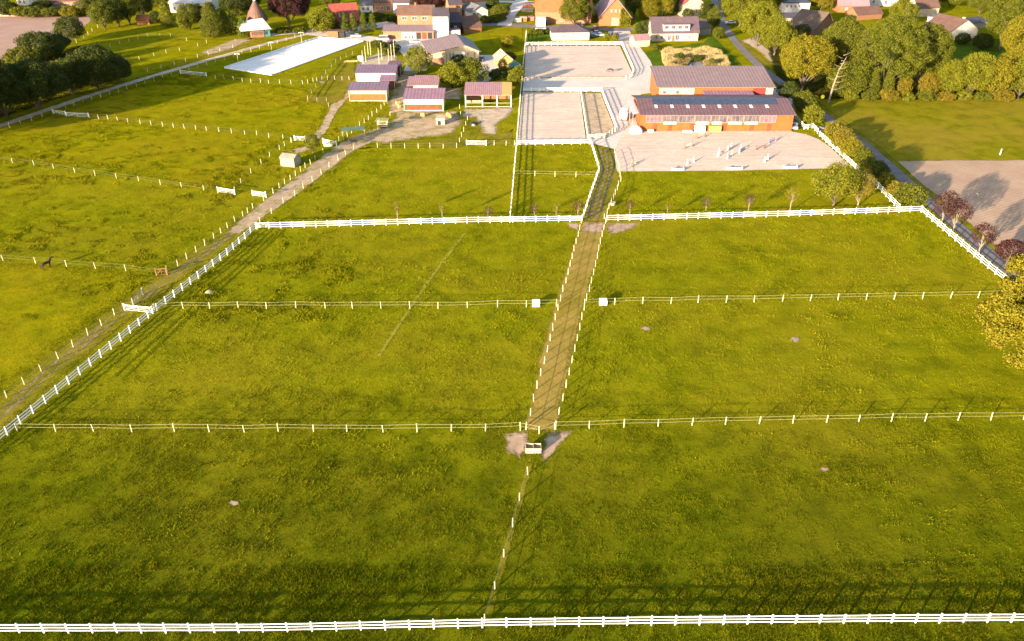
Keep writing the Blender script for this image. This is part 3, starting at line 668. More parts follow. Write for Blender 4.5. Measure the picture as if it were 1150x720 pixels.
# --- rear barn
t, w = house('long brown mono pitched barn behind the orange stable', (737.5, 117.5), (866, 117.5), 15, 5.2, 7.4, 'orange_wall', 'roof_taupe', 'mono', .5, name='barn', cat='barn')
facebox('F', w, 15, .4, 10.8, .1, 4.9, .01, .06).build('wall_panel', 'cream_wall', t)
MB().slab([(13.2, -4.2, 3.7), (28, -4.2, 3.7), (28, -.02, 4.3), (13.2, -.02, 4.3)], .12).build('porch_roof', 'roof_mauve', t)
for k in range(7): facebox('F', w, 15, 13.4 + k * 2.1, 15.2 + k * 2.1, .1, 3.2, .01, .07).build('stall_door', 'red_board' if k % 2 else 'brown_wood', t)
facebox('F', w, 15, 28.4, 32.0, .1, 4.9, .01, .06).build('wall_panel', 'red_board', t)
facebox('F', w, 15, 32.1, 34.2, .1, 4.9, .01, .07).build('wall_panel', 'cream_wall', t)
facebox('F', w, 15, 34.3, w - .2, .1, 4.9, .01, .06).build('wall_panel', 'red_board', t)
for u in (1.5, 5.4): facebox('F', w, 15, u, u + .9, 3.3, 4.1, .061, .1).build('window', 'glass', t)
for u in (13.3, 20.5, 27.8): MB().box(u, u + .15, -4.1, -3.95, 0, 3.55).build('post', 'grey_wood', t)

# --- sheds of the farm
def shed(label, A, B, d, he, hr, wall, roof, board=None, bz=(.25, 2.0), **k):
    t, w = house(label, A, B, d, he, hr, wall, roof, 'mono', .35, name='shed', cat='shed', **k)
    if board: facebox('F', w, d, .25, w - .25, bz[0], bz[1], .004, .08).build('front_board', board, t)
    for u in (0, w): MB().box(u - .09, u + .09, -.2, -.02, 0, he - .1).build('corner_post', 'cream_wall', t)
    return t, w
shed('mauve roofed shed with bright orange front board', (393, 113.8), (434.5, 113.8), 5.6, 3.3, 4.2, 'cream_wall', 'roof_plum', 'orange_wall', (.3, 2.2))
shed('small plum roofed lean-to behind the orange fronted shed', (428, 101), (443.5, 101), 3.5, 2.9, 3.5, 'rust_wall', 'roof_mauve')
shed('long white walled shed with dark plum roof', (400.5, 92.5), (444.5, 92.5), 6.2, 3.0, 3.9, 'white_wall', 'roof_plum')
shed('small wine red roofed lean-to beside the tall poles', (437, 85), (450, 85), 4.5, 2.9, 3.6, 'rust_wall', 'roof_wine')
shed('mauve roofed shed with cream wall and rust red front board', (454.5, 124.8), (498, 124.8), 6.8, 3.5, 4.6, 'white_wall', 'roof_mauve', 'rust_wall', (.3, 2.0))
t, w = shed('rose roofed cream shed directly behind the rust fronted one', (465, 106), (492, 106), 7.0, 2.8, 3.8, 'cream_wall', 'roof_rose')
MB().slab([(-2.2, -.3, 2.75), (-.36, -.3, 2.75), (-.36, 7, 3.75), (-2.2, 7, 3.75)], .12).build('side_canopy', 'roof_rose', t)
# open shelter
t, w = bld('open_shelter', 'open timber shelter with pink roof and a pale yellow end bay', 'shelter', (523, 120.5), (574, 120.5)); d = 8.5
MB().slab([(-.4, -.4, 3.75), (w * .79, -.4, 3.75), (w * .79, d, 5.2), (-.4, d, 5.2)], .15).build('roof', 'roof_rose', t)
MB().slab([(w * .79 + .02, -.4, 3.75), (w + .2, -.4, 3.75), (w + .2, d, 5.2), (w * .79 + .02, d, 5.2)], .15).build('roof', 'yellow_wood', t)
for u in (0, w * .37, w * .69, w):
    for y, h in ((0, 3.6), (d - .3, 4.9)): MB().box(u - .12, u + .12, y, y + .24, 0, h).build('post', 'white_paint' if y == 0 else 'old_wood', t)
MB().box(0, w, d - .04, d + .06, .1, 2.6).build('back_wall', 'brown_wood', t)
MB().box(0, w * .36, 2.0, 2.15, .7, 1.5).build('stall_rail', 'old_wood', t)
for z in (.1, 1.2): MB().box(.13, w - .13, -.03, .1, z, z + .16).build('cross_rail', 'cream_wall' if z < 1 else 'old_wood', t)
# tiny hay shelter
t, w = house('tiny cream shelter with a dark opening on the dirt yard', (490, 140.5), (499.5, 140.5), 2.0, 1.7, 1.9, 'cream_wall', 'roof_cream', 'mono', .15, name='animal_shelter', cat='shelter')
facebox('F', w, 2, .4, 1.3, .05, 1.2, .004, .04).build('opening', 'black', t)
# grey slatted shed
t, w = house('small weathered grey shed with vertical slats beside the dirt track', (315.5, 186.5), (332, 187.5), 3.2, 2.1, 2.7, 'old_wood', 'grey_wood', 'x', .15, name='field_shed', cat='shed', rot=-.12)
for k in range(9): facebox('F', w, 3.2, .1 + k * w / 9, .16 + k * w / 9 + .1, .1, 2.0, .004, .06).build('slat', 'cream_wall', t)
# hay racks
def hay_rack(label, A, B, d=2.2, h=2.3):
    t, w = bld('hay_rack', label, 'hay rack', A, B)
    for u in (.3, w - .3):
        for y in (.2, d - .2): MB().box(u - .07, u + .07, y - .07, y + .07, 0, h).build('leg', 'post_paint', t)
    m = MB()
    for k in range(9): m.box(k * w / 8 - .08, k * w / 8 + .08, -.3, d + .3, h + .02, h + .1)
    m.build('slatted_roof', 'post_paint', t)
    m = MB()
    for z in (.7, 1.3): m.box(.2, w - .2, -.02, .06, z, z + .12); m.box(.2, w - .2, d - .06, d + .02, z, z + .12)
    m.build('rail', 'post_paint', t); MB().box(.4, w - .4, .3, d - .3, .5, 1.2).build('hay', 'hay', t)
hay_rack('pale slatted hay rack on legs beside the dirt track', (423, 145), (436, 145))
t, w = bld('feed_canopy', 'flat green canopy on posts above the dirt track', 'canopy', (386, 158), (410, 156))
MB().box(-.3, w + .3, -.2, 3.2, 2.5, 2.62).build('canopy_sheet', 'green_sheet', t)
for u in (0, w):
    for y in (0, 3): MB().box(u - .08, u + .08, y - .08, y + .08, 0, 2.49).build('post', 'old_wood', t)
# white double hay box and two single boxes
def feed_box(label, x, y, wd, n, rz=0, dp=1.15, ht=.85):
    X, Y = G(x, y); t = thing('feed_box', label, 'feed box', (X - wd / 2, Y, 0), rz)
    m = MB(); b = .07
    m.box(0, wd, 0, b, .05, ht); m.box(0, wd, dp - b, dp, .05, ht)
    for k in range(n + 1):
        xx = (wd - b) * k / n; m.box(xx, xx + b, b + .001, dp - b - .001, .05, ht)
    m.build('box_wall', 'white_paint' if n == 1 else 'cream_wall', t)
    MB().box(b + .01, wd - b - .01, b + .01, dp - b - .01, .06, .45).build('hay', 'hay' if n > 1 else 'white_wall', t)
    if n == 1:
        MB().box(-.05, wd + .05, -.05, dp * .42, ht + .005, ht + .06).build('lid', 'white_paint', t); MB().box(-.05, wd + .05, dp * .5, dp + .05, ht + .005, ht + .06).build('lid', 'white_paint', t)
    else:
        for k in range(n): MB().box(wd * (k + .12) / n, wd * (k + .88) / n, -.14, -.005, .3, .42).build('handle', 'grey_wood', t)
feed_box('white double hay box between the two bare patches', 599, 509.5, 2.1, 2)
feed_box('white box on the grass just left of the lane', 602, 345, 1.3, 1)
feed_box('white box on the grass just right of the lane', 677.5, 343.5, 1.3, 1)

# --- farm house group
house('long pink brick farmhouse with brown tiled roof behind the canopy', (447, 31), (487.5, 31), 9, 5.0, 8.0, 'apricot_wall', 'roof_brown', 'x', .4, [*wrow('F', 14, 3, 3.0, 4.4, 2.2)], chim=[(7.2, 4.6, 8.9)])
t, w = house('low annex with long canopy roof, white garage and dark openings', (431, 44), (487, 44), 6, 2.9, 3.9, 'apricot_wall', 'roof_taupe', 'mono', .5, name='outbuilding', cat='outbuilding')
facebox('F', w, 6, 7.2, 12.6, .1, 2.6, .004, .06).build('garage_front', 'white_wall', t)
for k in range(3): facebox('F', w, 6, 8.3 + k * 1.3, 9.1 + k * 1.3, .3, 1.2, .061, .1).build('window', 'glass', t)
for k in range(3): facebox('F', w, 6, 12.9 + k * 2.2, 14.6 + k * 2.2, .1, 2.5, .004, .05).build('door', 'rust_wall' if k == 1 else 'black', t)
t, w = house('tall white narrow house with dark slate roof', (487, 43), (504, 43), 8, 8.2, 10.6, 'white_wall', 'roof_slate', 'x', .25, [('F', .9, 1.5, 5.6, 6.4), ('F', 1.9, 2.5, 5.6, 6.4), ('F', .9, 1.6, 1.8, 2.5), ('F', 1.9, 2.6, 1.8, 2.5), ('F', 2.9, 3.6, 1.8, 2.5)])
house('dark timber house wing right of the tall white house', (504.5, 39), (518, 38), 8, 4.6, 7.6, 'black', 'roof_slate', 'x', .3, [('F', 2.2, 3.2, 1.2, 3.2, 'white_paint')], name='house_wing', cat='house wing')
house('small white flat annex in front of the dark house wing', (503, 42.5), (517, 41.5), 3.5, 2.6, 2.75, 'white_wall', 'roof_rose', 'flat', .1, [('F', .6, 1.2, .9, 1.7), ('F', 2.5, 3.1, .9, 1.7)], name='annex', cat='annex')
house('reddish brown barn roof behind the pink roofed farm hall', (521, 38), (541, 36), 10, 2.2, 5.6, 'brown_wood', 'roof_brown', 'x', .3, name='barn', cat='barn')
t, w = house('large farm hall with pink left roof slope and grey right slope', (483, 73), (538, 70), 18, 3.9, 6.2, 'cream_wall', 'roof_taupe', 'y', .6, name='farm_hall', cat='barn', rf=.7)
facebox('F', w, 16, 8.8, 12.4, .1, 4.2, .005, .08).build('wall_panel', 'white_wall', t)
for k in range(2): facebox('F', w, 16, 9.9 + k * 1.1, 10.6 + k * 1.1, 1.9, 2.9, .081, .12).build('window', 'glass', t)
facebox('F', w, 16, 1.2, 5.0, .1, 2.2, .005, .08).build('wall_panel', 'apricot_wall', t)
for u in (5.6, 6.9, 8.0, 13.2, 15.6): facebox('F', w, 16, u, u + .5, .1, 3.7, .005, .07).build('timber_post', 'grey_wood', t)
# right roof slope is a darker grey sheet
rr = (6.2 - 3.9) / (w * .3)
MB().slab([(w + .6, -.6, 3.9 - rr * .6 + .23), (w + .6, 18.6, 3.9 - rr * .6 + .23), (w * .7 + .02, 18.6, 6.43), (w * .7 + .02, -.6, 6.43)], .03).build('roof_cover', 'roof_grey', t)
house('small cream hut with pale roof beside the far paddock', (560, 76), (576, 75), 7.5, 2.4, 4.4, 'yellow_wood', 'roof_cream', 'y', .4, name='garden_hut', cat='hut')
X, Y = G(579, 79); t = thing('awning', 'teal awning tent in front of the cream hut', 'awning', (X - 2, Y, 0), .2)
MB().add([(0, 0, 1.3), (4.2, 0, 1.3), (4.2, 3.4, 1.3), (0, 3.4, 1.3), (2.1, 1.7, 2.9), (0, 0, 1.2), (4.2, 0, 1.2), (4.2, 3.4, 1.2), (0, 3.4, 1.2)], [(0, 1, 4), (1, 2, 4), (2, 3, 4), (3, 0, 4), (0, 5, 6, 1), (1, 6, 7, 2), (2, 7, 8, 3), (3, 8, 5, 0)]).build('canvas', 'teal', t)
for a in ((.1, .1), (4.1, .1), (4.1, 3.3), (.1, 3.3)): MB().tube([(a[0], a[1], 0), (a[0], a[1], 1.25)], [.04, .04]).build('pole', 'white_paint', t)

# --- village houses
house('red gabled house with pale gable window above the driveway', (376, 32), (403, 30), 10, 3.4, 8.6, 'rust_wall', 'roof_red', 'x', .8, [('F', 2.0, 3.2, .9, 2.1, 'white_paint')], [('F', 4.2, 5.4, 2.2)], dormer=(2.4, 4.6, .6, 4, 4.0, 6.0, 'cream_wall', 'roof_red', 1))
house('terrace with brown roof and orange walls at the top edge', (420, 14), (441, 14), 8, 4.2, 7.0, 'apricot_wall', 'roof_brown', 'x', .3, [('F', .8, 1.9, 1.2, 2.6), ('F', 3, 4.4, 1.2, 2.6), ('F', 5.6, 7.4, .8, 3, 'white_wall')], chim=[(4, 4, 7.9)])
house('low house with grey roof and small windows left of the terrace', (405, 14), (419.5, 14), 8, 3.0, 5.2, 'white_wall', 'roof_grey', 'x', .3, [('F', .8, 1.8, .9, 2.2), ('F', 3, 4, .9, 2.2)])
house('white house with dark purple roof beside the copper tree', (442, 15), (460, 15), 8, 4.4, 7.2, 'white_wall', 'roof_purple', 'x', .3, [*wrow('F', 6.6, 3, .8, 2.2, .9), *wrow('F', 6.6, 3, 3.0, 3.9, .9)], chim=[(6.4, 3, 8, 1)])
house('narrow orange house with dark roof behind the tall white house', (505, 19), (519, 18), 9, 5.0, 9.0, 'apricot_wall', 'roof_slate', 'x', .3, [('F', 3.8, 4.8, 2, 3.2, 'white_paint')], chim=[(1.6, 2.4, 8.4, 1)])
house('wide red tiled house at the top edge right of the narrow orange house', (520, 11), (547, 9), 9, 3.4, 7.6, 'white_wall', 'roof_orange', 'x', .4, [('F', 1, 2.2, 1, 2.3), ('F', 6, 7.2, 1, 2.3)], dormer=(1.5, 3.9, .4, 3, 3.6, 5.6, 'white_wall', 'roof_grey', 1))
house('white gabled bungalow with grey roof by the village street', (529, 20), (548, 18), 10, 2.4, 4.7, 'white_wall', 'roof_grey', 'y', .6, [('F', .8, 2.4, .8, 1.9), ('F', 3.0, 4.0, .8, 1.9)])
house('dark slate roofed house beyond the copper tree at the top edge', (470, 3), (498, 3), 9, 4, 7.5, 'brick', 'roof_slate', 'x', .3, wrow('F', 10, 3, 1.2, 2.4))
house('far house with pale wall on the top edge above the red gabled house', (330, 0), (366, -1), 9, 3.4, 6.2, 'white_wall', 'roof_grey', 'x', .3, wrow('F', 14, 4, 1.0, 2.2))
# orange barn and brick gable barn
house('big orange barn with long tiled roof behind the round tree', (602, 27), (664, 27), 20, 5.2, 11.5, 'apricot_wall', 'roof_orange', 'x', .5, [('F', 4.8, 5.9, 1, 2), ('F', 10, 11, 1, 2)], name='barn', cat='barn')
house('small white garage leaning on the big orange barn', (602, 30), (612.5, 30), 3.5, 2.8, 3.1, 'white_wall', 'roof_pale', 'mono', .2, name='garage', cat='garage')
t, w = house('brick barn with tall gable, three small windows and ivy', (673, 29), (708, 29), 22, 3.6, 11.0, 'brick', 'roof_rose', 'y', .5, [('F', 4.4, 5.0, 5.4, 6.4), ('F', 6.2, 6.8, 5.4, 6.4), ('F', 8.0, 8.6, 5.4, 6.4)], name='barn', cat='barn')
facebox('F', w, 22, 5, 8, .1, 3.2, .01, .08).build('barn_door', 'old_wood', t)
nq = 900; U = rng.uniform(8.6, 12.6, nq); Zq = rng.uniform(.2, 7.0, nq); k = Zq < 10.8 - np.abs(U - w / 2) * (7.4 / (w / 2)) - .3
U, Zq = U[k], Zq[k]; C = np.stack([U, -.15 - rng.random(len(U)) * .2, Zq], 1); a = rng.normal(size=(len(U), 3)) * .22; b = rng.normal(size=(len(U), 3)) * .22
ivy = npmesh('ivy', np.stack([C - a, C - b, C + a, C + b], 1).reshape(-1, 3), 4, 'leaf_light', t)
t, w = house('white bungalow with grey hipped roof at the end of the far arena', (620, 45.5), (661.5, 45), 9, 2.9, 5.0, 'white_wall', 'roof_purple', 'hip', .5, [('F', 4.0, 4.7, .7, 2.2), ('F', 4.9, 5.5, .7, 2.2), ('F', 7.6, 8.2, 1.4, 2.2), ('F', 10.6, 11.3, 1.2, 2.2), ('F', 12.2, 12.8, 1.2, 2.2)], name='bungalow', cat='bungalow')
house('small garage with rosy roof beside the asphalt yard', (713, 53), (729.5, 52), 5.5, 2.4, 3.9, 'cream_wall', 'roof_rose', 'x', .3, name='garage', cat='garage')
t, w = house('wide cream house with dark roof and long white dormer above the pond', (732, 46.5), (783.5, 46), 10, 3.3, 8.0, 'cream_wall', 'roof_purple', 'x', .5, [('F', 1.2, 2.2, .8, 2.3), ('F', 3.2, 4.4, .8, 2.3), ('F', 6, 7.4, .3, 2.4), ('F', 9, 10.6, .3, 2.4), ('F', 14, 15, .8, 2.2)], [('F', 7.8, 8.7, 2.2)],
              dormer=(4.2, 14.4, .3, 4.5, 3.7, 6.0, 'white_wall', 'roof_grey', 4))
house('brown annex beside the wide cream house', (784.5, 40), (798, 39), 7, 2.6, 3.8, 'grey_wood', 'roof_brown', 'mono', .3, name='annex', cat='annex')
house('red roofed house with apricot and cream walls near the top edge', (766, 19), (789, 18), 10, 5.4, 9.0, 'cream_wall', 'roof_red', 'y', .5, [('F', 1.8, 2.6, 1.2, 3), ('F', 1.8, 2.6, 4, 5), ('F', 6, 6.8, 1.2, 3), ('F', 6, 6.8, 4, 5)])
# right side houses among the trees
house('flat white terraced block with grey lower roof among the trees', (878, 16), (908, 16), 7, 4.6, 5.0, 'white_wall', 'roof_slate', 'flat', .3, wrow('F', 11, 5, 2.8, 3.9, .9))
house('low grey roofed garage below the flat white block', (880, 27), (902, 27), 8, 2.4, 2.9, 'grey_wood', 'roof_purple', 'mono', .3, name='garage', cat='garage')
house('thatched brown barn roof half hidden by the big trees', (913, 40), (935, 33), 11, 2.4, 7.4, 'brown_wood', 'thatch', 'y', .6, name='barn', cat='barn', rf=.6)
house('pink roofed house above the big round oak', (941, 14), (974, 14), 11, 3.0, 8.2, 'brick', 'roof_rose', 'x', .5, [('F', 3, 4, 1, 2), ('F', 8, 9, 1, 2)], chim=[(4, 4.4, 9)])
house('brown roofed lean-to right of the pink roofed house', (962, 23), (990, 21), 8, 2.2, 4.6, 'brown_wood', 'roof_brown', 'x', .3, name='outbuilding', cat='outbuilding')
house('pale mint walled house at the top edge behind the trees', (974, 7), (1008, 7), 8, 4.4, 7.5, 'white_wall', 'roof_grey', 'x', .3, [('F', 2, 3, 1.4, 2.6), ('F', 7.5, 9, .5, 2.6)])
house('cream house with pinkish brown tiled roof behind the white cottage', (1029, 19), (1053, 18), 9, 3.6, 7.4, 'cream_wall', 'roof_brown', 'x', .4, [('F', 1, 1.8, 1, 2.2)], chim=[(3.4, 4, 8.6)])
house('white flat roofed extension left of the white gabled cottage', (1040, 28), (1062, 31), 7, 3.0, 3.5, 'white_wall', 'roof_grey', 'flat', .2, wrow('F', 8, 4, .6, 2.1, .7), name='annex', cat='annex')
t, w = house('white gabled cottage with brown roof and white chimney', (1064, 46), (1096, 42), 13, 3.2, 7.2, 'white_wall', 'roof_brown', 'y', .4, [('F', 5.2, 6.2, 4.0, 5.0), ('L', 9, 10, 1, 2.4), ('L', 11, 12, 1, 2.4)], chim=[(8.6, 2.2, 7.6, 1)], rf=.52)
house('low dark roofed garage right of the white cottage', (1090, 33), (1112, 31), 7, 2.4, 2.9, 'grey_wood', 'roof_slate', 'mono', .3, name='garage', cat='garage')
# left top
house('long cream building with red brown roof on the far left top edge', (56, 10), (93, 9), 9, 3.2, 5.6, 'apricot_wall', 'roof_brown', 'x', .4, wrow('F', 15, 8, 1.0, 2.3, .9), name='building', cat='building')
house('white walled house showing between the far left treetops', (20, 6), (34, 6), 8, 3.2, 6.0, 'white_wall', 'roof_purple', 'x', .3, wrow('F', 5, 2, 1, 2.3, .9))
house('small brick red hut at the edge of the far left meadow', (154, 27.5), (168, 27.5), 4.5, 1.9, 3.4, 'brick', 'roof_orange', 'x', .3, name='hut', cat='hut')
house('pale grey roofed building behind the trees at the top left', (192, 14), (238, 14), 12, 4.0, 6.4, 'white_wall', 'roof_pale', 'x', .4, wrow('F', 16, 6, 1, 2.4), name='building', cat='building')
house('dark blue roofed building at the top edge left of the white pavilion', (196, 4), (262, 3), 10, 4, 7.0, 'white_wall', 'roof_slate', 'x', .4, wrow('F', 22, 7, 1.4, 2.6), name='building', cat='building')
# white pavilion with cone roof
t, w = bld('pavilion', 'white roofed pavilion with brown cone roof beside the copper beech', 'pavilion', (281, 43), (304, 41))
MB().box(.6, w - 2.4, 0, 8, -.1, 3.0).build('wall', 'apricot_wall', t)
MB().box(w - 2.38, w, .2, 8, -.1, 2.6).build('glass_front', 'teal', t)
MB().add([(-3.2, -1.2, 3.0), (w + .6, -1.2, 3.0), (w + .2, 9, 3.0), (-3.2, 9, 3.0), (-1.4, 4.0, 6.0), (w - 1.6, 4.0, 6.4)], [(0, 1, 5, 4), (1, 2, 5), (2, 3, 4, 5), (3, 0, 4), (3, 2, 1, 0)]).build('roof', 'roof_pale', t)
MB().tube([(w - 3.2, 8, 5), (w - 3.2, 8, 7.5), (w - 3.2, 8, 13)], [4.4, 3.4, .1], 20).build('cone_roof', 'roof_brown', t)
MB().tube([(w - 3.2, 8, 12.4), (w - 3.2, 8, 14)], [.5, .3], 8).build('finial', 'white_paint', t)
for k in range(8): MB().box(.8 + k * .75, 1.2 + k * .75, -.06, -.004, 1.0, 2.2).build('window', 'glass', t)
X, Y = G(368, 43); t = thing('horse_shelter', 'small brown shed with dark opening at the end of the white arena', 'shed', (X, Y, 0))
MB().box(0, 4.2, 0, 3, -.1, 2.6).build('wall', 'brown_wood', t); MB().box(4.21, 6.6, .4, 3, 0, 2.2).build('opening', 'black', t); MB().box(-.2, 6.8, -.2, 3.2, 2.61, 2.75).build('roof', 'roof_brown', t)
# kerb boards of the white arena
def board_line(label, pts, h, mat, name='arena_board', closed=False, seg=2.0, wd=.12, group=None):
    P_ = polyline(pts, seg); o0 = P_[0]; t = thing(name, label, 'arena edging', (o0.x, o0.y, 0), 0, group)
    m = MB()
    for i, (a, b) in enumerate(zip(P_, P_[1:])):
        d = (b - a) * .04; a2 = a + d - o0; b2 = b - d - o0
        m.bar((a2.x, a2.y, h / 2 + .03), (b2.x, b2.y, h / 2 + .03), wd, h)
    m.build('board', mat, t); return t
board_line('white boards round the far long side of the white arena', [(252, 76.5), (357, 42.5)], .45, 'white_paint', seg=2.6)
board_line('white boards closing the near short side of the white arena', [(252, 76.8), (305, 84.7)], .35, 'white_paint')
board_line('white boards closing the far short side of the white arena', [(357, 42.3), (408, 46.8)], .35, 'white_paint')
board_line('dark edging strip along the near long side of the white arena', [(305, 84.8), (408, 47.3)], .15, 'concrete', wd=.3)
board_line('low pale kerb between the far sand arena and the yard strip', [(588.5, 87.5), (707, 87.5)], .25, 'stone', wd=.3)

# ------------------------------------------------------------------ poles, signs, small equipment
def pole(label, x, y, h, r=.09, mat='post_paint', arm=0, name='pole', cat='pole', group=None):
    X, Y = G(x, y); t = thing(name, label, cat, (X, Y, 0), 0, group)
    MB().tube([(0, 0, -.1), (0, 0, h)], [r, r * .7], 8).build('shaft', mat, t)
    if arm:
        MB().bar((-arm, 0, h - .1), (arm, 0, h - .1), .12, .12).build('cross_arm', mat, t)
        for s_ in (-1, 1): MB().box(s_ * arm - .2, s_ * arm + .2, -.15, .15, h - .35, h - .17).build('lamp_head', 'white_paint', t)
    return t
for lb, x, y in (('leftmost', 268, 72), ('middle', 305.5, 59), ('rightmost', 339, 48)):
    pole(f'{lb} of three floodlight poles along the white arena', x, y, HZ(x, y, y - 12), .09, 'post_paint', .7, 'floodlight_pole', 'floodlight', 'floodlight poles along the white arena')
for i, (x, y) in enumerate(((408, 74), (411, 70), (414, 66), (416.5, 62), (426, 72), (429, 67), (437, 72), (440, 68), (443, 64))):
    pole('tall pale timber pole of the training frame behind the white shed', x, y, 5.2 + (i % 3) * .4, .11, 'post_paint', 0, 'timber_pole', 'pole', 'tall timber poles behind the white shed')
X, Y = G(922, 118); t = thing('road_sign', 'round yellow sign on a post at the roadside by the trees', 'sign', (X, Y, 0))
MB().tube([(0, 0, 0), (0, 0, 2.6)], [.05, .05]).build('post', 'dark_metal', t)
MB().tube([(0, -.08, 2.5), (0, -.03, 2.5)], [.6, .6], 16).build('sign_plate', 'sign_yellow', t)
pole('lone white marker post at the edge of the right field', 1123, 174, 1.6, .14, 'white_paint', name='marker_post', cat='post')
X, Y = G(1100, 219); t = thing('irrigation_cross', 'small white cross shaped marker lying on the right ploughed field', 'marker', (X, Y, 0), .5)
MB().box(-.7, .7, -.12, .12, .05, .2).build('bar', 'cream_wall', t); MB().box(-.12, .12, .13, .7, .05, .2).build('bar', 'cream_wall', t)
def jump(label, x, y, rz, L=3.0, mats=('white_paint', 'post_paint'), fill=False):
    X, Y = G(x, y); t = thing('show_jump', label, 'jump', (X, Y, 0), rz, 'show jumps in the jumping arena')
    for s_ in (-1, 1):
        m = MB(); xx = s_ * L / 2
        m.box(xx - .04, xx + .04, -.3, .3, .02, .1); m.box(xx - .05, xx + .05, -.05, .05, .1, 1.5)
        m.add([(xx, -.3, .1), (xx, .3, .1), (xx + s_ * .5, 0, .1), (xx, 0, 1.3)], [(0, 1, 3), (1, 2, 3), (2, 0, 3)]); m.build('wing', mats[0], t)
    for z in (.55, .95): MB().tube([(-L / 2, 0, z), (L / 2, 0, z)], [.055, .055], 8).build('pole', mats[1], t)
    if fill: MB().box(-L / 2 + .1, L / 2 - .1, -.12, .12, .05, .45).build('filler', mats[0], t)
simple('jump_mint', (.36, .46, .30), (.5, .55, .42), 1, .5); simple('jump_blue', (.14, .15, .3), None, 1, .5)
jump('brownish jump nearest the stable in the upper left of the jumping arena', 787, 155, .5, 2.6, ('brown_wood', 'cream_wall'))
jump('dark framed jump left of centre in the jumping arena', 773, 166, .6, 2.6, ('brown_wood', 'white_paint'))
jump('bright white jump in the lower left of the jumping arena', 775, 184, .8, 2.6, ('white_paint', 'white_paint'), True)
jump('mint and white jump upper left in the central cluster', 819, 168, 1.0, 2.6, ('white_paint', 'jump_mint'), True)
jump('mint jump with white wings on the right of the central cluster', 831, 170, 1.2, 2.8, ('white_paint', 'jump_mint'), True)
jump('white jump lowest in the central cluster', 819, 177, .9, 2.6, ('white_paint', 'jump_mint'), True)
jump('white jump leftmost in the central cluster', 807, 174, 1.3, 2.2, ('white_paint', 'white_paint'))
jump('red brown jump on the right side of the jumping arena', 853, 168, .4, 2.6, ('brown_wood', 'red_board'))
jump('blue and red jump at the upper right of the jumping arena', 867, 160, .7, 3.0, ('jump_blue', 'red_board'))
jump('white winged jump at the lower right of the jumping arena', 860, 181, 1.0, 2.6, ('white_paint', 'post_paint'))
jump('faint grey jump at the far left corner of the jumping arena', 711, 186, 1.1, 2.4, ('grey_wood', 'cream_wall'))
def plank(label, x0, x1, y):
    a, b = Vector(G(x0, y)), Vector(G(x1, y)); t = thing('wall_jump', label, 'jump', (a.x, a.y, 0), math.atan2((b - a).y, (b - a).x), 'white boards on the edge of the jumping arena')
    L = (b - a).length; MB().box(0, L, 0, .5, .05, .55).build('panel', 'white_paint', t)
    for k in (0.02, .96): MB().box(L * k, L * k + .1, -.1, .6, .05, .75).build('end_post', 'white_paint', t)
plank('white board on the sand edge, leftmost of three', 754, 768, 192); plank('white board on the sand edge, middle of three', 816, 834, 191); plank('white board on the sand edge, rightmost of three', 879, 895.5, 189.5)
# things against the stable wall
def stack(label, x, y, w, h, d, mat, name, cat, n=3):
    X, Y = G(x, y); t = thing(name, label, cat, (X - w / 2, Y, 0))
    for k in range(n):
        z = h * k / n; m = MB()
        for j in range(6): m.box(w * j / 6 + .03, w * (j + 1) / 6 - .03, 0, d, z + h / n * .55, z + h / n * .95)
        m.box(.02, w - .02, .05, .15, z + .01, z + h / n * .54); m.box(.02, w - .02, d - .15, d - .05, z + .01, z + h / n * .54)
        m.build('layer', mat, t)
stack('white slatted jump stands stacked against the orange stable wall', 786, 148.6, 2.9, 1.7, .9, 'white_paint', 'jump_stack', 'jump stack', 5)
stack('pale yellow jump stands stacked against the orange stable wall', 803, 148.6, 3.3, 1.7, .9, 'yellow_wood', 'jump_stack', 'jump stack', 4)
stack('low white crate at the foot of the orange wall, left side', 731, 148.8, 1.6, .7, .7, 'white_paint', 'crate', 'crate', 2)
stack('low white crate beside the white slatted stack', 772, 149, 2.6, .55, .7, 'white_paint', 'crate', 'crate', 1)
X, Y = G(714, 149); t = thing('tent', 'small white domed tent at the left corner of the orange stable', 'tent', (X, Y, 0))
m = MB(); n0 = 10
for i in range(5):
    a = math.pi / 2 * i / 5
    for k in range(n0): m.v.append((1.9 * math.cos(a) * math.cos(k * 2 * math.pi / n0), 1.6 * math.cos(a) * math.sin(k * 2 * math.pi / n0), .05 + 1.9 * math.sin(a)))
m.v.append((0, 0, 2.1))
for i in range(4):
    for k in range(n0): m.f.append((i * n0 + k, i * n0 + (k + 1) % n0, (i + 1) * n0 + (k + 1) % n0, (i + 1) * n0 + k))
for k in range(n0): m.f.append((4 * n0 + k, 4 * n0 + (k + 1) % n0, 5 * n0))
m.build('canvas', 'white_paint', t); MB().box(-.4, .4, -1.66, -1.45, .05, 1.2).build('flap', 'cream_wall', t)

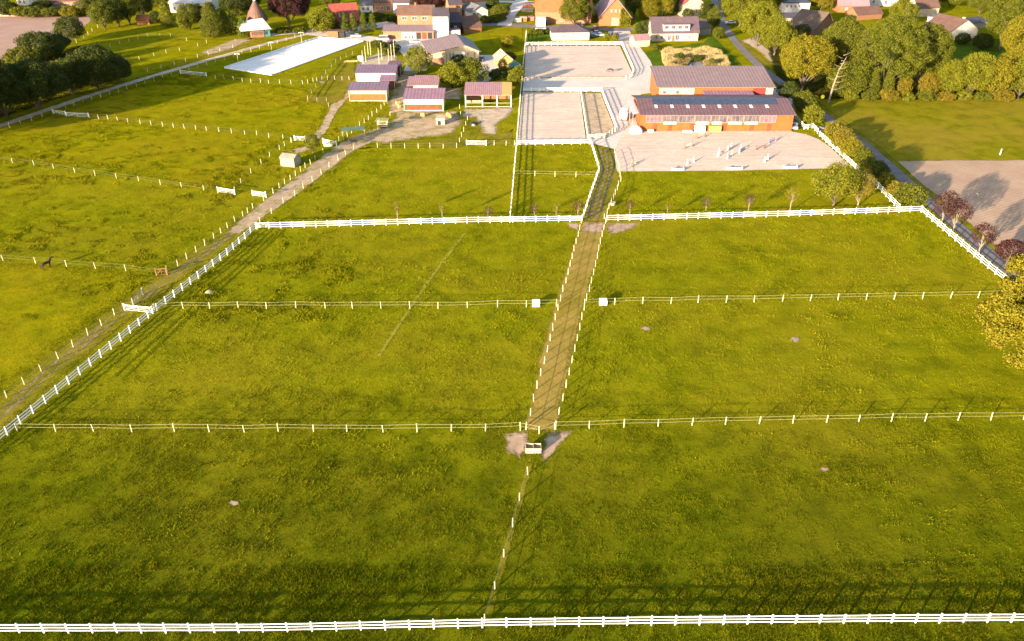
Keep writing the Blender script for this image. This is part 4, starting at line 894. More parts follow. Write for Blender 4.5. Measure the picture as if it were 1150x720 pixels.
# ------------------------------------------------------------------ vehicles
def wheelset(t, xs, yy, r=.32):
    for x in xs:
        for s_ in (-1, 1):
            wv = MB().tube([(x, s_ * yy - .1, r), (x, s_ * yy + .1, r)], [r, r], 12).build('wheel', 'black', t)
            MB().tube([(x, s_ * (yy + .105) - .004, r), (x, s_ * (yy + .105) + .004, r)], [r * .6, r * .6], 10).build('rim', 'grey_wood', wv)
def paint(n, c): simple(n, c, tuple(x * .95 for x in c), .5, .3, spec=.5); return n
for n, c in (('car_white', (.62, .6, .58)), ('car_black', (.018, .018, .022)), ('car_blue', (.04, .06, .14)), ('car_silver', (.30, .30, .32)), ('car_red', (.16, .02, .018)), ('car_grey', (.09, .09, .10))): paint(n, c)
def car(label, x, y, rz, mat, L=4.3, name='parked_car', cat='car', van=False, group='parked cars'):
    X, Y = G(x, y); t = thing(name, label, cat, (X, Y, 0), rz, group); w = .86
    top = 1.45 if not van else 2.0
    prof = [(-L / 2, .35), (-L / 2, .85), (-L * .42, .95), (-L * .22, .98) if not van else (-L * .34, 1.0), (L * .40, .98), (L / 2, .9), (L / 2, .35)]
    def ext(pr, ws, nm, mt, par):
        m = MB(); n = len(pr)
        m.v += [(p[0], -ws[i], p[1]) for i, p in enumerate(pr)] + [(p[0], ws[i], p[1]) for i, p in enumerate(pr)]
        m.f += [tuple(range(n)), tuple(range(2 * n - 1, n - 1, -1))] + [(i, n + i, n + (i + 1) % n, (i + 1) % n) for i in range(n)]
        o = m.build(nm, mt, par); b = o.modifiers.new('b', 'BEVEL'); b.width = .07; b.segments = 2; return o
    body = ext(prof, [w] * 7, 'body', mat, t)
    c0, c1, c2, c3 = (-L * .26, -L * .12, L * .26, L * .40) if not van else (-L * .38, -L * .26, L * .44, L * .47)
    cab = ext([(c0, .93), (c1, top - .1), (c2, top - .1), (c3, .93)], [w - .04, w - .16, w - .16, w - .04], 'window_glass', 'glass', t)
    ext([(c1 + .02, top - .12), (c1 + .1, top), (c2 - .1, top), (c2 - .02, top - .12)], [w - .15] * 4, 'car_roof', mat, t)
    wheelset(t, (-L * .3, L * .3), w - .1)
    for s_ in (-1, 1): MB().box(-L / 2 - .03, -L / 2 + .02, s_ * .6 - .16, s_ * .6 + .16, .62, .78).build('headlight', 'skylight', t)
car('white car parked between the tree and the pink roofed shelter', 539, 88, 1.3, 'car_white')
car('black car at the right corner of the large farm hall', 541, 68, 1.5, 'car_black')
car('white van parked near the low annex with the canopy', 430, 45.5, .1, 'car_white', 4.9, 'parked_van', 'van', True, 'parked cars')
car('dark red car parked behind the white van', 438.5, 49.5, 1.0, 'car_red')
car('dark car right behind the bungalow, first in its row', 664, 42, .2, 'car_grey')
car('silver car in the row beside the bungalow', 668.5, 38.5, .1, 'car_silver')
car('blue car in front of the brick barn', 685, 40, 1.3, 'car_blue')
car('black car second from the asphalt yard corner in front of the brick barn', 691, 42, 1.2, 'car_black')
car('dark grey car facing the rosy garage', 709, 45, 1.4, 'car_grey')
car('white car on the village street beside the fence end', 607, 34, .5, 'car_white')
car('dark car in the shade behind the pale bungalow roof', 650, 29.5, .1, 'car_black')
car('black car in the hedge gap beside the road', 925, 148, 2.2, 'car_black')
car('white car seen between the roadside trees', 820, 27, .1, 'car_white')
car('white car beside the orange stable right end', 892, 144, 1.3, 'car_silver')
car('red brown car at the top of the side street', 592, 8, .2, 'car_red')
for lb, x, y, rz_, mt, L_ in (('silver car parked in front of the white garage of the annex', 466, 49, .2, 'car_silver', 4.2), ('black car at the left end of the farm annex', 437, 41.5, 1.4, 'car_black', 4.2), ('red car between the brick barn and the orange barn', 668, 33, 1.2, 'car_red', 4.2),
                             ('white car outermost in the row beside the bungalow', 673, 41, .25, 'car_white', 4.2), ('dark blue car parked left of the wide cream house garden', 716, 44, .8, 'car_blue', 4.2), ('grey car in front of the rear barn on the yard', 733, 100, 1.4, 'car_grey', 4.2), ('silver car on the driveway near the brown shed', 400, 42, .1, 'car_silver', 4.2)):
    car(lb, x, y, rz_, mt, L_)
for i, (x, y) in enumerate(((506, 132), (504, 131), (475, 131), (447, 118), (449, 121), (446, 106), (448, 97))):
    X, Y = G(x, y); t = thing('hay_bale', 'round straw bale lying between the farm sheds', 'hay bale', (X, Y, 0), i * .7, 'round bales between the farm sheds')
    MB().tube([(0, -.6, .6), (0, .6, .6)], [.6, .6], 14).build('bale', 'hay', t)
# horse trailer
X, Y = G(705, 133); t = thing('horse_trailer', 'white box trailer standing at the left side of the stable', 'trailer', (X - 1.2, Y - .5, 0), 1.35)
m = MB().box(-2.2, 2.0, -1.1, 1.1, .5, 2.7); o = m.build('body', 'car_white', t); b = o.modifiers.new('b', 'BEVEL'); b.width = .2; b.segments = 3
wheelset(t, (-.5, .4), 1.0, .34); MB().bar((-2.2, 0, .6), (-3.4, 0, .5), .1, .1).build('drawbar', 'dark_metal', t)
MB().box(2.01, 2.06, -.95, .95, .55, 2.0).build('ramp', 'grey_wood', t)
# stacked timber and containers by the side street
def bin_(label, x, y, w, d, h, mat, lid, name='container', cat='container'):
    X, Y = G(x, y); t = thing(name, label, cat, (X - w / 2, Y, 0), .03)
    m = MB().box(0, w, 0, .08, .05, h).box(0, w, d - .08, d, .05, h).box(0, .08, .081, d - .081, .05, h).box(w - .08, w, .081, d - .081, .05, h).box(.081, w - .081, .081, d - .081, .05, .2); m.build('body', mat, t)
    if lid: MB().box(-.1, w + .1, -.1, d + .1, h + .01, h + .12).build('cover', lid, t)
bin_('open grey container by the side street', 581, 25, 3.4, 3, 1.6, 'concrete', None)
bin_('covered brown container between grey one and the barn', 588, 24.5, 2.8, 3, 1.6, 'brown_wood', 'roof_cream')
bin_('small pink covered crate right beside the big orange barn', 596.5, 23.5, 2.6, 2.4, 1.5, 'apricot_wall', 'roof_rose')
bin_('long flat pale box in the yard behind the containers', 592, 14, 5.4, 2.4, 1.2, 'stone', 'roof_cream')
bin_('dark covered box behind the long pale one', 596, 8, 4, 2.6, 1.5, 'brown_wood', 'roof_brown')
X, Y = G(413, 66)
t = thing('trough', 'white water trough near the little green tree', 'trough', (*G(369, 164), 0)); MB().box(-1.1, 1.1, -.45, .45, .1, .75).build('tub', 'white_paint', t); MB().box(-1.0, 1.0, -.35, .35, .76, .77).build('water_surface', 'water', t)
t = thing('equipment_box', 'white box cabinet left of the tall poles', 'cabinet', (*G(405.5, 68.5), 0)); MB().box(-.9, .9, -.7, .7, 0, 1.9).build('body', 'white_paint', t); MB().box(-.95, .95, -.75, .75, 1.91, 2.05).build('lid', 'red_board', t)
t = thing('timber_pile', 'low pile of yellow timber left of the tall poles', 'timber pile', (*G(394, 69.5), 0), .1)
for k in range(6): MB().tube([(-2.4, -.5 + k * .2, .15 + .13 * (k % 2)), (2.4, -.45 + k * .2, .15 + .13 * (k % 2))], [.13, .13]).build('log', 'yellow_wood', t)
t = thing('stone_heap', 'small dark boulder pair standing in the gravel pen', 'boulders', (*G(531, 140), 0))
MB().tube([(0, 0, -.1), (0, 0, .5), (.05, 0, .9)], [.9, .8, .3], 7).build('stone', 'black', t); MB().tube([(.3, -1, -.1), (.3, -1, .3), (.3, -1, .5)], [.6, .5, .2], 7).build('stone', 'stone', t)
t = thing('manure_heap', 'small grey heap on the grass left of the diagonal fence gate', 'heap', (*G(235, 328), 0)); MB().tube([(0, 0, -.02), (0, 0, .2), (0, 0, .3)], [.8, .5, .15], 9).build('heap', 'stone', t)
t = thing('water_tub', 'small pale tub beside the tape fence of the rutted lane', 'tub', (*G(688, 230), 0)); MB().tube([(0, 0, 0), (0, 0, .6)], [.55, .65], 12).build('tub', 'cream_wall', t)
t = thing('stone_wall', 'low pale stone wall at the edge of the far left ploughed field', 'wall', (*G(-20, 18.5), 0))
m = MB()
for k in range(24): m.box(k * .95, k * .95 + .9, 0, .9 + random.uniform(-.1, .2), 0, .8 + random.uniform(0, .35))
m.build('stone_course', 'stone', t)

# ------------------------------------------------------------------ horses
def horse(label, x, y, rz, mat, graze=False, s=1.0):
    X, Y = G(x, y); t_ = bpy.data.meshes.new('horse'); V = []; E = []; Rd = []
    def ch(pts, start=None):
        prev = start
        for (p, r) in pts:
            V.append(p); Rd.append(r); i = len(V) - 1
            if prev is not None: E.append((prev, i))
            prev = i
        return prev
    ch([((0, 0, 1.18), (.27, .31))])
    b = ch([((-.35, 0, 1.2), (.27, .3)), ((-.7, 0, 1.22), (.26, .29))], 0)
    rump = len(V) - 1
    sh = ch([((.4, 0, 1.18), (.25, .3)), ((.68, 0, 1.25), (.2, .26))], 0)
    if graze: ch([((.95, 0, 1.1), (.12, .17)), ((1.2, 0, .75), (.09, .13)), ((1.35, 0, .45), (.1, .12)), ((1.5, 0, .2), (.06, .07))], sh)
    else: ch([((.9, 0, 1.55), (.12, .18)), ((1.08, 0, 1.85), (.09, .13)), ((1.2, 0, 1.98), (.1, .12)), ((1.42, 0, 1.82), (.07, .09)), ((1.6, 0, 1.66), (.055, .065))], sh)
    for sy in (-1, 1):
        ch([((.58, sy * .17, .95), (.11, .12)), ((.6, sy * .18, .62), (.07, .07)), ((.58, sy * .18, .25), (.042, .042)), ((.61, sy * .18, .03), (.06, .06))], sh)
        ch([((-.72, sy * .18, 1.0), (.15, .15)), ((-.66, sy * .19, .78), (.1, .1)), ((-.86, sy * .19, .5), (.06, .06)), ((-.8, sy * .19, .2), (.042, .042)), ((-.77, sy * .19, .03), (.06, .06))], rump)
    ch([((-.95, 0, 1.2), (.05, .05)), ((-1.08, 0, .95), (.07, .07)), ((-1.1, 0, .5), (.04, .04))], rump)
    me = bpy.data.meshes.new('horse_skin'); me.from_pydata(V, E, []); o = bpy.data.objects.new('tmp', me); col.objects.link(o)
    o.modifiers.new('s', 'SKIN'); 
    for i, r in enumerate(Rd): me.skin_vertices[0].data[i].radius = r
    me.skin_vertices[0].data[0].use_root = True
    o.modifiers.new('d', 'SUBSURF').levels = 1
    dg = bpy.context.evaluated_depsgraph_get(); dg.update()
    nm = bpy.data.meshes.new_from_object(o.evaluated_get(dg)); bpy.data.objects.remove(o)
    nm.materials.clear(); nm.materials.append(M[mat])
    for p in nm.polygons: p.use_smooth = True
    t = thing('horse', label, 'horse', (X, Y, 0), rz); t.scale = (s, s, s)
    bo = bpy.data.objects.new('body', nm); col.objects.link(bo); bo.parent = t
    if not graze:
        for sy in (-1, 1): MB().add([(1.1, sy * .05 - .03, 2.06), (1.1, sy * .05 + .03, 2.06), (1.16, sy * .05, 2.06), (1.12, sy * .06, 2.22)], [(0, 1, 3), (1, 2, 3), (2, 0, 3)]).build('ear', mat, t)
    m = MB()
    if not graze: m.add([(.72, -.02, 1.5), (.72, .02, 1.5), (1.0, .02, 2.02), (1.0, -.02, 2.02), (.6, -.02, 1.48), (.6, .02, 1.48), (.88, .02, 1.98), (.88, -.02, 1.98)], [(0, 1, 2, 3), (4, 7, 6, 5), (0, 3, 7, 4), (1, 5, 6, 2), (3, 2, 6, 7), (0, 4, 5, 1)]); m.build('mane', 'black', t)
    return t
horse('black horse with raised head beside the post line in the left field', 53.5, 301.5, R(50), 'horse_coat')
horse('dark brown horse standing under the green canopy', 397, 163, R(200), 'horse_coat', False, .95)
horse('dark brown horse grazing alone on the far sand arena', 685.5, 81.5, R(170), 'horse_brown', True, .95)

# ------------------------------------------------------------------ trees
def crown_pts(n, rx, ry, rz, cz, nl, lobe, low=0.0, shape='round'):
    c = []; core = []
    if shape == 'cone':
        for i in range(nl):
            u = (i + random.random()) / nl; a = i * 2.39996; rr = ((1 - u) ** .6 if u > .3 else .78 + u * .1) * random.uniform(.7, .9)
            c.append((math.cos(a) * rx * rr, math.sin(a) * ry * rr, cz - rz + 2 * rz * (.06 + u * .88)))
    else:
        ax, ay = random.uniform(-.15, .15), random.uniform(-.15, .15)
        bumps = [(random.uniform(0, 6.283), random.uniform(-.4, .9), random.uniform(-.16, .14)) for _ in range(5)]
        for i in range(nl):
            zz = 1 - 2 * (i + .5) / nl * (1 - low); a = i * 2.39996 + random.uniform(-.35, .35); q = math.sqrt(max(0, 1 - zz * zz)); k = random.uniform(.66, .86)
            for (ba, bz, bs) in bumps: k += bs * max(0, math.cos(a - ba)) * max(0, 1 - abs(zz - bz))
            if zz < -.2: k *= 1 + (zz + .2) * .25
            c.append((math.cos(a) * q * rx * k + ax * rx * zz, math.sin(a) * q * ry * k + ay * ry * zz, cz + zz * rz * k))
    c = np.array(c); rl0 = rng.uniform(.7, 1.3, len(c)) * lobe
    wts = rl0 ** 2; idx = rng.choice(len(c), n, p=wts / wts.sum())
    d = rng.normal(size=(n, 3)); out = c[idx] - np.array([0, 0, cz - rz * .25]); out /= np.linalg.norm(out, axis=1)[:, None] + 1e-6
    d = d / np.linalg.norm(d, axis=1)[:, None] + out * .55; d /= np.linalg.norm(d, axis=1)[:, None]
    rad = rng.uniform(.5, 1.08, n) ** .6
    P_ = c[idx] + d * (rad * rl0[idx])[:, None] * np.array([1, 1, .85])
    # sparse inner leaves and small twigs of foliage sticking out
    kk = rng.random(n) < .12; P_[kk] = P_[kk] * np.array([.75, .75, 1]) + np.array([0, 0, 0])
    kk = rng.random(n) < .05; P_[kk] += d[kk] * rng.uniform(.1, .6, kk.sum())[:, None] * lobe
    return P_, d, c
def leaves(P_, d, size, flat=.75):
    n = len(P_); nr = d * flat + rng.normal(size=(n, 3)) * .6; nr /= np.linalg.norm(nr, axis=1)[:, None]
    a = np.cross(nr, rng.normal(size=(n, 3))); a /= np.linalg.norm(a, axis=1)[:, None]; b = np.cross(nr, a)
    s = (size * rng.uniform(.6, 1.3, n))[:, None]
    return np.stack([P_ - a * s * .55, P_ - b * s * .42 + nr * s * .1, P_ + a * s * .55, P_ + b * s * .42 + nr * s * .1], 1).reshape(-1, 3)
def tree(label, x, y, wpx, ytop, leaf='leaf_green', kind='broad', name='tree', cat='tree', group=None, dens=1.0, trunkfrac=None, bark='bark', leafsize=None, dx=0, h=None, w=None):
    X, Y = G(x, y); h = h or HZ(x, y, ytop); w = w or wpx / PPM(y); W = w / 2 * 1.14; h *= 1.04
    t = thing(name, label, cat, (X, Y, 0), random.uniform(0, 6), group)
    tfr = trunkfrac if trunkfrac is not None else {'broad': .10, 'bush': 0.0, 'cone': .04, 'sapling': .45, 'column': .02}[kind]
    z0 = h * tfr; rz = (h - z0) / 2; cz = z0 + rz
    area = 4 * math.pi * W * (W + rz * 2) / 3
    ls = (leafsize or min(max(.16, W * .07), .42)) * .8
    n = int(area / (ls * ls) * 3.0 * dens); n = max(300, min(n, 34000 if wpx < 130 else 120000))
    lobe = min(max(.34 * min(W, rz), .25), 1.5) if kind != 'sapling' else .5 * min(W, rz)
    if kind in ('cone', 'column'): lobe = min(lobe, .42 * W)
    nl = int(min(150, max(9, 1.25 * area / (math.pi * lobe * lobe))))
    P_, d, c = crown_pts(n, W * .97, W * .97, rz * .97, cz, nl, lobe, .12 if kind == 'broad' else 0, 'cone' if kind in ('cone', 'column') else 'round')
    P_[:, 2] = np.maximum(P_[:, 2], .12 + rng.random(n) * .3)
    npmesh('crown', leaves(P_, d, ls), 4, leaf, t)
    r0 = max(.06, h * .022) if kind != 'bush' else .08
    m = MB(); m.tube([(0, 0, -.1), (.05 * W, 0, max(z0, .3) * .7), (0, .04 * W, z0 + rz * .5), (0, 0, z0 + rz * 1.3)], [r0 * 1.2, r0 * .9, r0 * .6, r0 * .15], 8)
    for k in range(0, len(c), max(1, len(c) // 9)):
        q = c[k]; m.tube([(0, 0, max(z0 * .85, .2)), tuple(Vector((q[0] * .45, q[1] * .45, (q[2] + z0) / 2))), tuple(q)], [r0 * .45, r0 * .3, r0 * .08], 5)
    m.build('trunk', bark, t)
    return t
T = tree
# right side
T('big yellow green tree on the right edge covering the end of the white fence', 1160, 436, 140, 268, 'leaf_yellow', 'broad', trunkfrac=.03, leafsize=.34, dens=1.6)
T('large round green tree in the field left of the fence corner', 935, 232, 47, 187, 'leaf_light', 'broad', trunkfrac=.12, dens=.8)
T('small orange leaved tree beside the large round one near the fence corner', 963, 231, 26, 193, 'leaf_orange', 'broad', dens=.5, bark='pale_bark')
RT = 'dark red trees beside the road'
T('dark red tree highest up the road, at the fence corner', 1056, 253, 24, 216, 'leaf_red', 'broad', group=RT, trunkfrac=.3, dens=.42, leafsize=.3, bark='pale_bark')
T('dark red tree in the middle of the roadside three', 1069, 262, 26, 226, 'leaf_red', 'broad', group=RT, trunkfrac=.3, dens=.42, leafsize=.3, bark='pale_bark')
T('dark red tree lowest on the road, by the white fence', 1098, 288, 22, 252, 'leaf_red', 'broad', group=RT, trunkfrac=.3, dens=.42, leafsize=.3, bark='pale_bark')
T('dark red tree half hidden behind the yellow green tree on the right edge', 1128, 302, 28, 272, 'leaf_red', 'broad', group=RT, trunkfrac=.3, dens=.8, leafsize=.3)
SB = 'saplings along the mid white fence'
for lb, x, yb, yt, wp, lf in (('thin brown leaved sapling nearest the lane on the right', 707, 244, 226, 8, 'leaf_red'), ('bare looking sapling second from the lane on the right', 749, 243, 228, 5, 'leaf_orange'), ('thin brown sapling left of the fuller dark one', 792, 241, 222, 9, 'leaf_red'), ('fuller dark red sapling in the right field', 840, 239, 219, 11, 'leaf_red'), ('brown sapling left of the large round tree', 887, 238, 212, 13, 'leaf_orange'),
                              ('bare sapling leftmost in the middle paddock', 447, 249, 226, 5, 'leaf_orange'), ('bare sapling centre of the middle paddock edge', 497, 249, 228, 5, 'leaf_orange'), ('dark red shrub like sapling left of the long fence', 548, 248, 233, 10, 'leaf_red'), ('thin brown sapling right of the long fence', 600, 246, 228, 8, 'leaf_red'), ('bright green sapling in the small green paddock', 624.5, 246, 229, 7, 'leaf_light'), ('dark red sapling at the lane corner of the small green paddock', 649, 245, 226, 11, 'leaf_red')):
    T(lb, x, yb, wp, yt, lf, 'sapling', 'sapling', 'sapling', SB, dens=.22, bark='pale_bark', leafsize=.2)
T('little bright green tree at the bend of the narrow path', 352, 172, 16, 150, 'leaf_light', 'broad', trunkfrac=.1, dens=.8)
# road hedge bushes
HB = 'hedge bushes along the road'
for lb, x, y, wp, yt, lf in (('dark hedge bush behind the right end of the rear barn', 884, 112, 20, 93, 'leaf_dark'), ('tall dark green hedge bush by the stable roof corner', 900, 126, 24, 104, 'leaf_green'), ('round light green bush by the kinked fence', 911, 141, 22, 119, 'leaf_light'),
                             ('orange tinted hedge bush at the top of the arena fence', 936, 158, 22, 138, 'leaf_yellow'), ('orange hedge bush beside the arena fence', 945, 168, 22, 146, 'leaf_orange'), ('yellow hedge bush at the middle of the arena fence', 955, 178, 22, 156, 'leaf_yellow'), ('dark low hedge bush between the yellow ones and the road', 968, 184, 20, 166, 'leaf_green'),
                             ('small yellow hedge bush touching the fence rails', 972, 198, 15, 184, 'leaf_yellow'), ('dark green hedge bush further down the road', 985, 200, 20, 182, 'leaf_dark'), ('light green bush near the lower hedge end', 993, 210, 16, 194, 'leaf_light'), ('orange bush next to the fence junction', 1003, 222, 16, 204, 'leaf_orange'), ('mid green bush above the fence junction', 1013, 229, 22, 207, 'leaf_green'), ('green bush closing the hedge at the road corner', 1027, 232, 20, 211, 'leaf_green')):
    T(lb, x, y, wp, yt, lf, 'bush', 'bush', 'bush', HB, leafsize=.3)
# big trees right
BT = 'big trees on the far right'
for lb, x, y, wp, yt, lf, kd in (('light green tree at the top beside the village road', 830, 30, 42, -14, 'leaf_light', 'broad'), ('tall light green tree leaning over the road bend', 850, 52, 44, 2, 'leaf_light', 'broad'), ('light green roadside tree below the flat white block', 869, 62, 34, 18, 'leaf_light', 'broad'), ('narrow green tree left of the golden one', 884, 62, 14, 30, 'leaf_light', 'cone'),
                                 ('golden green broad tree left of the dead trunk', 900, 102, 66, 38, 'leaf_yellow', 'broad'), ('green tree behind the dead trunk', 945, 92, 48, 22, 'leaf_green', 'broad'), ('low round tree at the foot of the dead trunk', 948, 110, 38, 70, 'leaf_green', 'bush'), ('big dark green oak, the tallest of the right hand wood', 990, 106, 76, 16, 'leaf_green', 'broad'), ('oak crown joining the tall oak on its right', 1030, 100, 52, 26, 'leaf_green', 'broad'),
                                 ('slender green tree standing in the oak gap', 977, 111, 16, 78, 'leaf_green', 'cone'), ('second slender green tree in the gap below the oak', 994, 110, 14, 80, 'leaf_green', 'cone'), ('reddish young tree under the oak', 1012, 111, 14, 86, 'leaf_orange', 'bush'), ('orange young tree at the right foot of the oak', 1040, 111, 18, 82, 'leaf_orange', 'bush'),
                                 ('round light tree first right of the lawn gap', 1064, 112, 28, 68, 'leaf_light', 'broad'), ('round light tree in front of the lawn', 1086, 112, 32, 61, 'leaf_light', 'broad'), ('round golden tree right of the lawn', 1112, 112, 32, 66, 'leaf_yellow', 'broad'), ('light tree at the right edge below the golden giant', 1143, 112, 30, 68, 'leaf_light', 'broad'),
                                 ('golden giant tree at the right edge', 1142, 84, 56, 18, 'leaf_yellow', 'broad'), ('tall green tree on the top right corner', 1122, 56, 44, -8, 'leaf_green', 'broad'), ('green tree beyond the top right corner', 1160, 50, 50, -12, 'leaf_yellow', 'broad'), ('dark shrub in front of the white cottage', 1080, 50, 16, 38, 'leaf_dark', 'bush'), ('dark shrub right of the white cottage', 1102, 56, 22, 38, 'leaf_dark', 'bush'), ('dark low shrub left of the white cottage', 1052, 44, 14, 32, 'leaf_dark', 'bush'),
                                 ('light tree behind the big oak at the top', 1012, 28, 30, 2, 'leaf_light', 'broad'), ('small tree behind the thatched roof', 922, 12, 26, -6, 'leaf_orange', 'broad'), ('dark tree at the top edge right of the cream house', 1066, 8, 36, -12, 'leaf_green', 'broad'), ('dark green tree near the top edge behind the cottage', 1100, 16, 30, -8, 'leaf_green', 'broad'), ('green tree beside the thatched roof', 906, 34, 16, 18, 'leaf_dark', 'bush')):
    T(lb, x, y, wp, yt, lf, kd, group=BT, trunkfrac=.1 if kd == 'broad' else None, leafsize=.36 if wp > 30 else .3)
X, Y = G(929, 115); t = thing('dead_tree', 'bare pale dead tree among the golden and green trees', 'dead tree', (X, Y, 0))
hh = 14; m = MB().tube([(0, 0, 0), (.3, -.3, 5), (1.0, -.6, 10), (2.4, -.8, hh)], [.34, .27, .18, .05], 8); m.build('trunk', 'pale_bark', t)
m = MB()
for k in range(14):
    z = 4 + k * .8; a = k * 2.4; L = 2.6 - k * .08; m.tube([(.1 * z - .3, -.08 * z, z), (.1 * z - .3 + math.cos(a) * L * .6, -.08 * z - abs(math.sin(a)) * L * .6, z + .3), (.1 * z - .3 + math.cos(a) * L * 1.3, -.08 * z - abs(math.sin(a)) * L, z + .9)], [.11, .07, .02], 5)
m.build('branch', 'pale_bark', t); t.location.y -= 1
# hedge in front of meadow
for k in range(9):
    T('low rough bush in the undergrowth below the right hand wood', 955 + k * 21, 113.5, 16 + (k % 3) * 4, 101 + (k % 2) * 3, ('leaf_light', 'leaf_green', 'leaf_orange')[k % 3], 'bush', 'bush', 'bush', 'low bushes below the right hand wood', leafsize=.3, dens=.7)
for lb, x, y, wp, yt, lf in (('dark green bush on the left rear side of the pond', 763, 69, 12, 60, 'leaf_dark'), ('olive bush on the right side of the pond among the reeds', 800, 74, 9, 66, 'leaf_green'), ('small dark bush directly behind the pond water', 783, 69, 14, 62, 'leaf_dark')):
    T(lb, x, y, wp, yt, lf, 'bush', 'bush', 'bush', leafsize=.28)
# pond surroundings and house garden
for lb, x, y, wp, yt, lf in (('bush at the right corner of the pond garden', 806, 44, 13, 31, 'leaf_green'), ('round tree beside the brown annex', 801, 32, 14, 8, 'leaf_green'), ('dark tree between the red roofed house and the road', 790, 24, 12, 3, 'leaf_dark'), ('dark garden shrub left of the wide cream house', 722, 40, 16, 24, 'leaf_dark'), ('light shrub right of the rosy garage', 716, 36, 12, 26, 'leaf_light'), ('yellow shrub row at the arena corner', 690, 48, 9, 39, 'leaf_yellow'), ('small yellow shrub left of the arena corner', 682, 46, 8, 37, 'leaf_light'),
                             ('dark hedge bit behind the far arena corner', 604, 38, 22, 33, 'leaf_green')):
    T(lb, x, y, wp, yt, lf, 'bush', 'bush', 'bush', leafsize=.3)
T('round green tree in front of the big orange barn', 645, 31, 35, -8, 'leaf_green', 'broad', trunkfrac=.06, leafsize=.36)
T('yellow green poplar like tree right of the brick barn', 728, 22, 20, -12, 'leaf_yellow', 'cone', group='trees behind the brick barn'); T('dark tree directly right of the brick barn', 712, 20, 20, -14, 'leaf_dark', 'broad', group='trees behind the brick barn'); T('golden tree left of the red roofed house', 744, 20, 22, -12, 'leaf_yellow', 'broad', group='trees behind the brick barn', trunkfrac=.05); T('dark conifer left of the red roofed house', 756, 16, 14, -10, 'leaf_dark', 'cone', group='trees behind the brick barn')
# farm trees
T('green double crowned tree left of the large farm hall', 470, 84, 26, 53, 'leaf_light', 'broad', trunkfrac=.04); T('green tree in front of the farm hall, left crown', 508, 98, 34, 70, 'leaf_light', 'broad', trunkfrac=.04); T('green tree in front of the farm hall, right crown', 528, 96, 34, 68, 'leaf_green', 'broad', trunkfrac=.04)
for lb, x, y, wp, yt, lf in (('dark shrub between farm hall and tree', 515, 72, 14, 62, 'leaf_dark'), ('dark shrub left of the teal awning', 562, 90, 26, 78, 'leaf_dark'), ('light shrub along the long white fence', 578, 98, 14, 78, 'leaf_light'), ('yellow shrub on the lawn behind the cream hut', 570, 54, 14, 40, 'leaf_yellow'), ('orange shrub in front of the cream hut', 564, 80, 9, 66, 'leaf_orange'), ('round garden bush at the end of the driveway', 425, 56, 22, 46, 'leaf_green'), ('low garden bush behind the tall poles', 437, 62, 18, 54, 'leaf_green'), ('bush in the village yard behind the white bungalow', 562, 20, 22, 5, 'leaf_green'), ('low hedge beside the side street', 556, 24, 26, 17, 'leaf_green')):
    T(lb, x, y, wp, yt, lf, 'bush', 'bush', 'bush', leafsize=.28)
T('round light green tree at the end of the white arena', 362, 37, 31, 10, 'leaf_light', 'bush'); T('dark half of the tree behind the brown shed', 372, 34, 14, 14, 'leaf_dark', 'bush', leafsize=.3)
for lb, x in (('dark columnar tree nearest the red gabled house', 388), ('dark columnar tree second right of the red gabled house', 397.5), ('slim columnar tree in the middle of the driveway row', 409), ('dark columnar tree last in the driveway row', 419)):
    T(lb, x, 36.5 - (x - 388) * .08, 9, 15, 'leaf_conifer', 'column', group='columnar trees along the driveway', leafsize=.3)
T('copper beech with almost black purple crown by the pavilion', 326, 31, 46, -16, 'leaf_red', 'broad', trunkfrac=.12, leafsize=.4, dens=1.2, bark='pale_bark')
T('copper red tree above the farmhouse at the top edge', 482, 15, 38, -14, 'leaf_red', 'broad', trunkfrac=.1, leafsize=.4)
for lb, x, y, wp, yt, lf, kd in (('tall rounded conifer left of the twin conifers', 240, 41, 26, 5, 'leaf_green', 'column'), ('left one of the twin egg shaped conifers', 254, 38.5, 13, 12, 'leaf_conifer', 'column'), ('right one of the twin egg shaped conifers', 263, 38.5, 12, 14, 'leaf_conifer', 'column'), ('short egg shaped conifer beside the pavilion', 275, 41, 14, 20, 'leaf_conifer', 'column'),
                                 ('dark trees behind the pavilion on the left', 268, 18, 34, -10, 'leaf_dark', 'broad'), ('weeping light green tree left of the conifers', 214, 33, 22, 4, 'leaf_green', 'broad'), ('dark tree behind the weeping one', 226, 30, 18, 5, 'leaf_dark', 'broad'), ('light green upright tree right of the brick red hut', 189, 30, 15, 2, 'leaf_light', 'column'), ('dark tree behind the brick red hut', 162, 22, 22, -14, 'leaf_dark', 'broad'), ('dark shrub right of the brick red hut', 176, 27, 10, 12, 'leaf_dark', 'bush'), ('yellow green tree left of the brick red hut', 146, 28, 18, -10, 'leaf_light', 'broad'), ('dark wide tree in the far left tree line', 134, 30, 22, -4, 'leaf_dark', 'broad'), ('light green round tree at the meadow corner', 118, 33, 26, 2, 'leaf_green', 'broad'),
                                 ('light shrub beneath the weeping tree', 208, 34, 12, 16, 'leaf_light', 'bush')):
    T(lb, x, y, wp, yt, lf, kd, group='trees along the far left meadow', trunkfrac=.05 if kd == 'broad' else None, leafsize=.36)
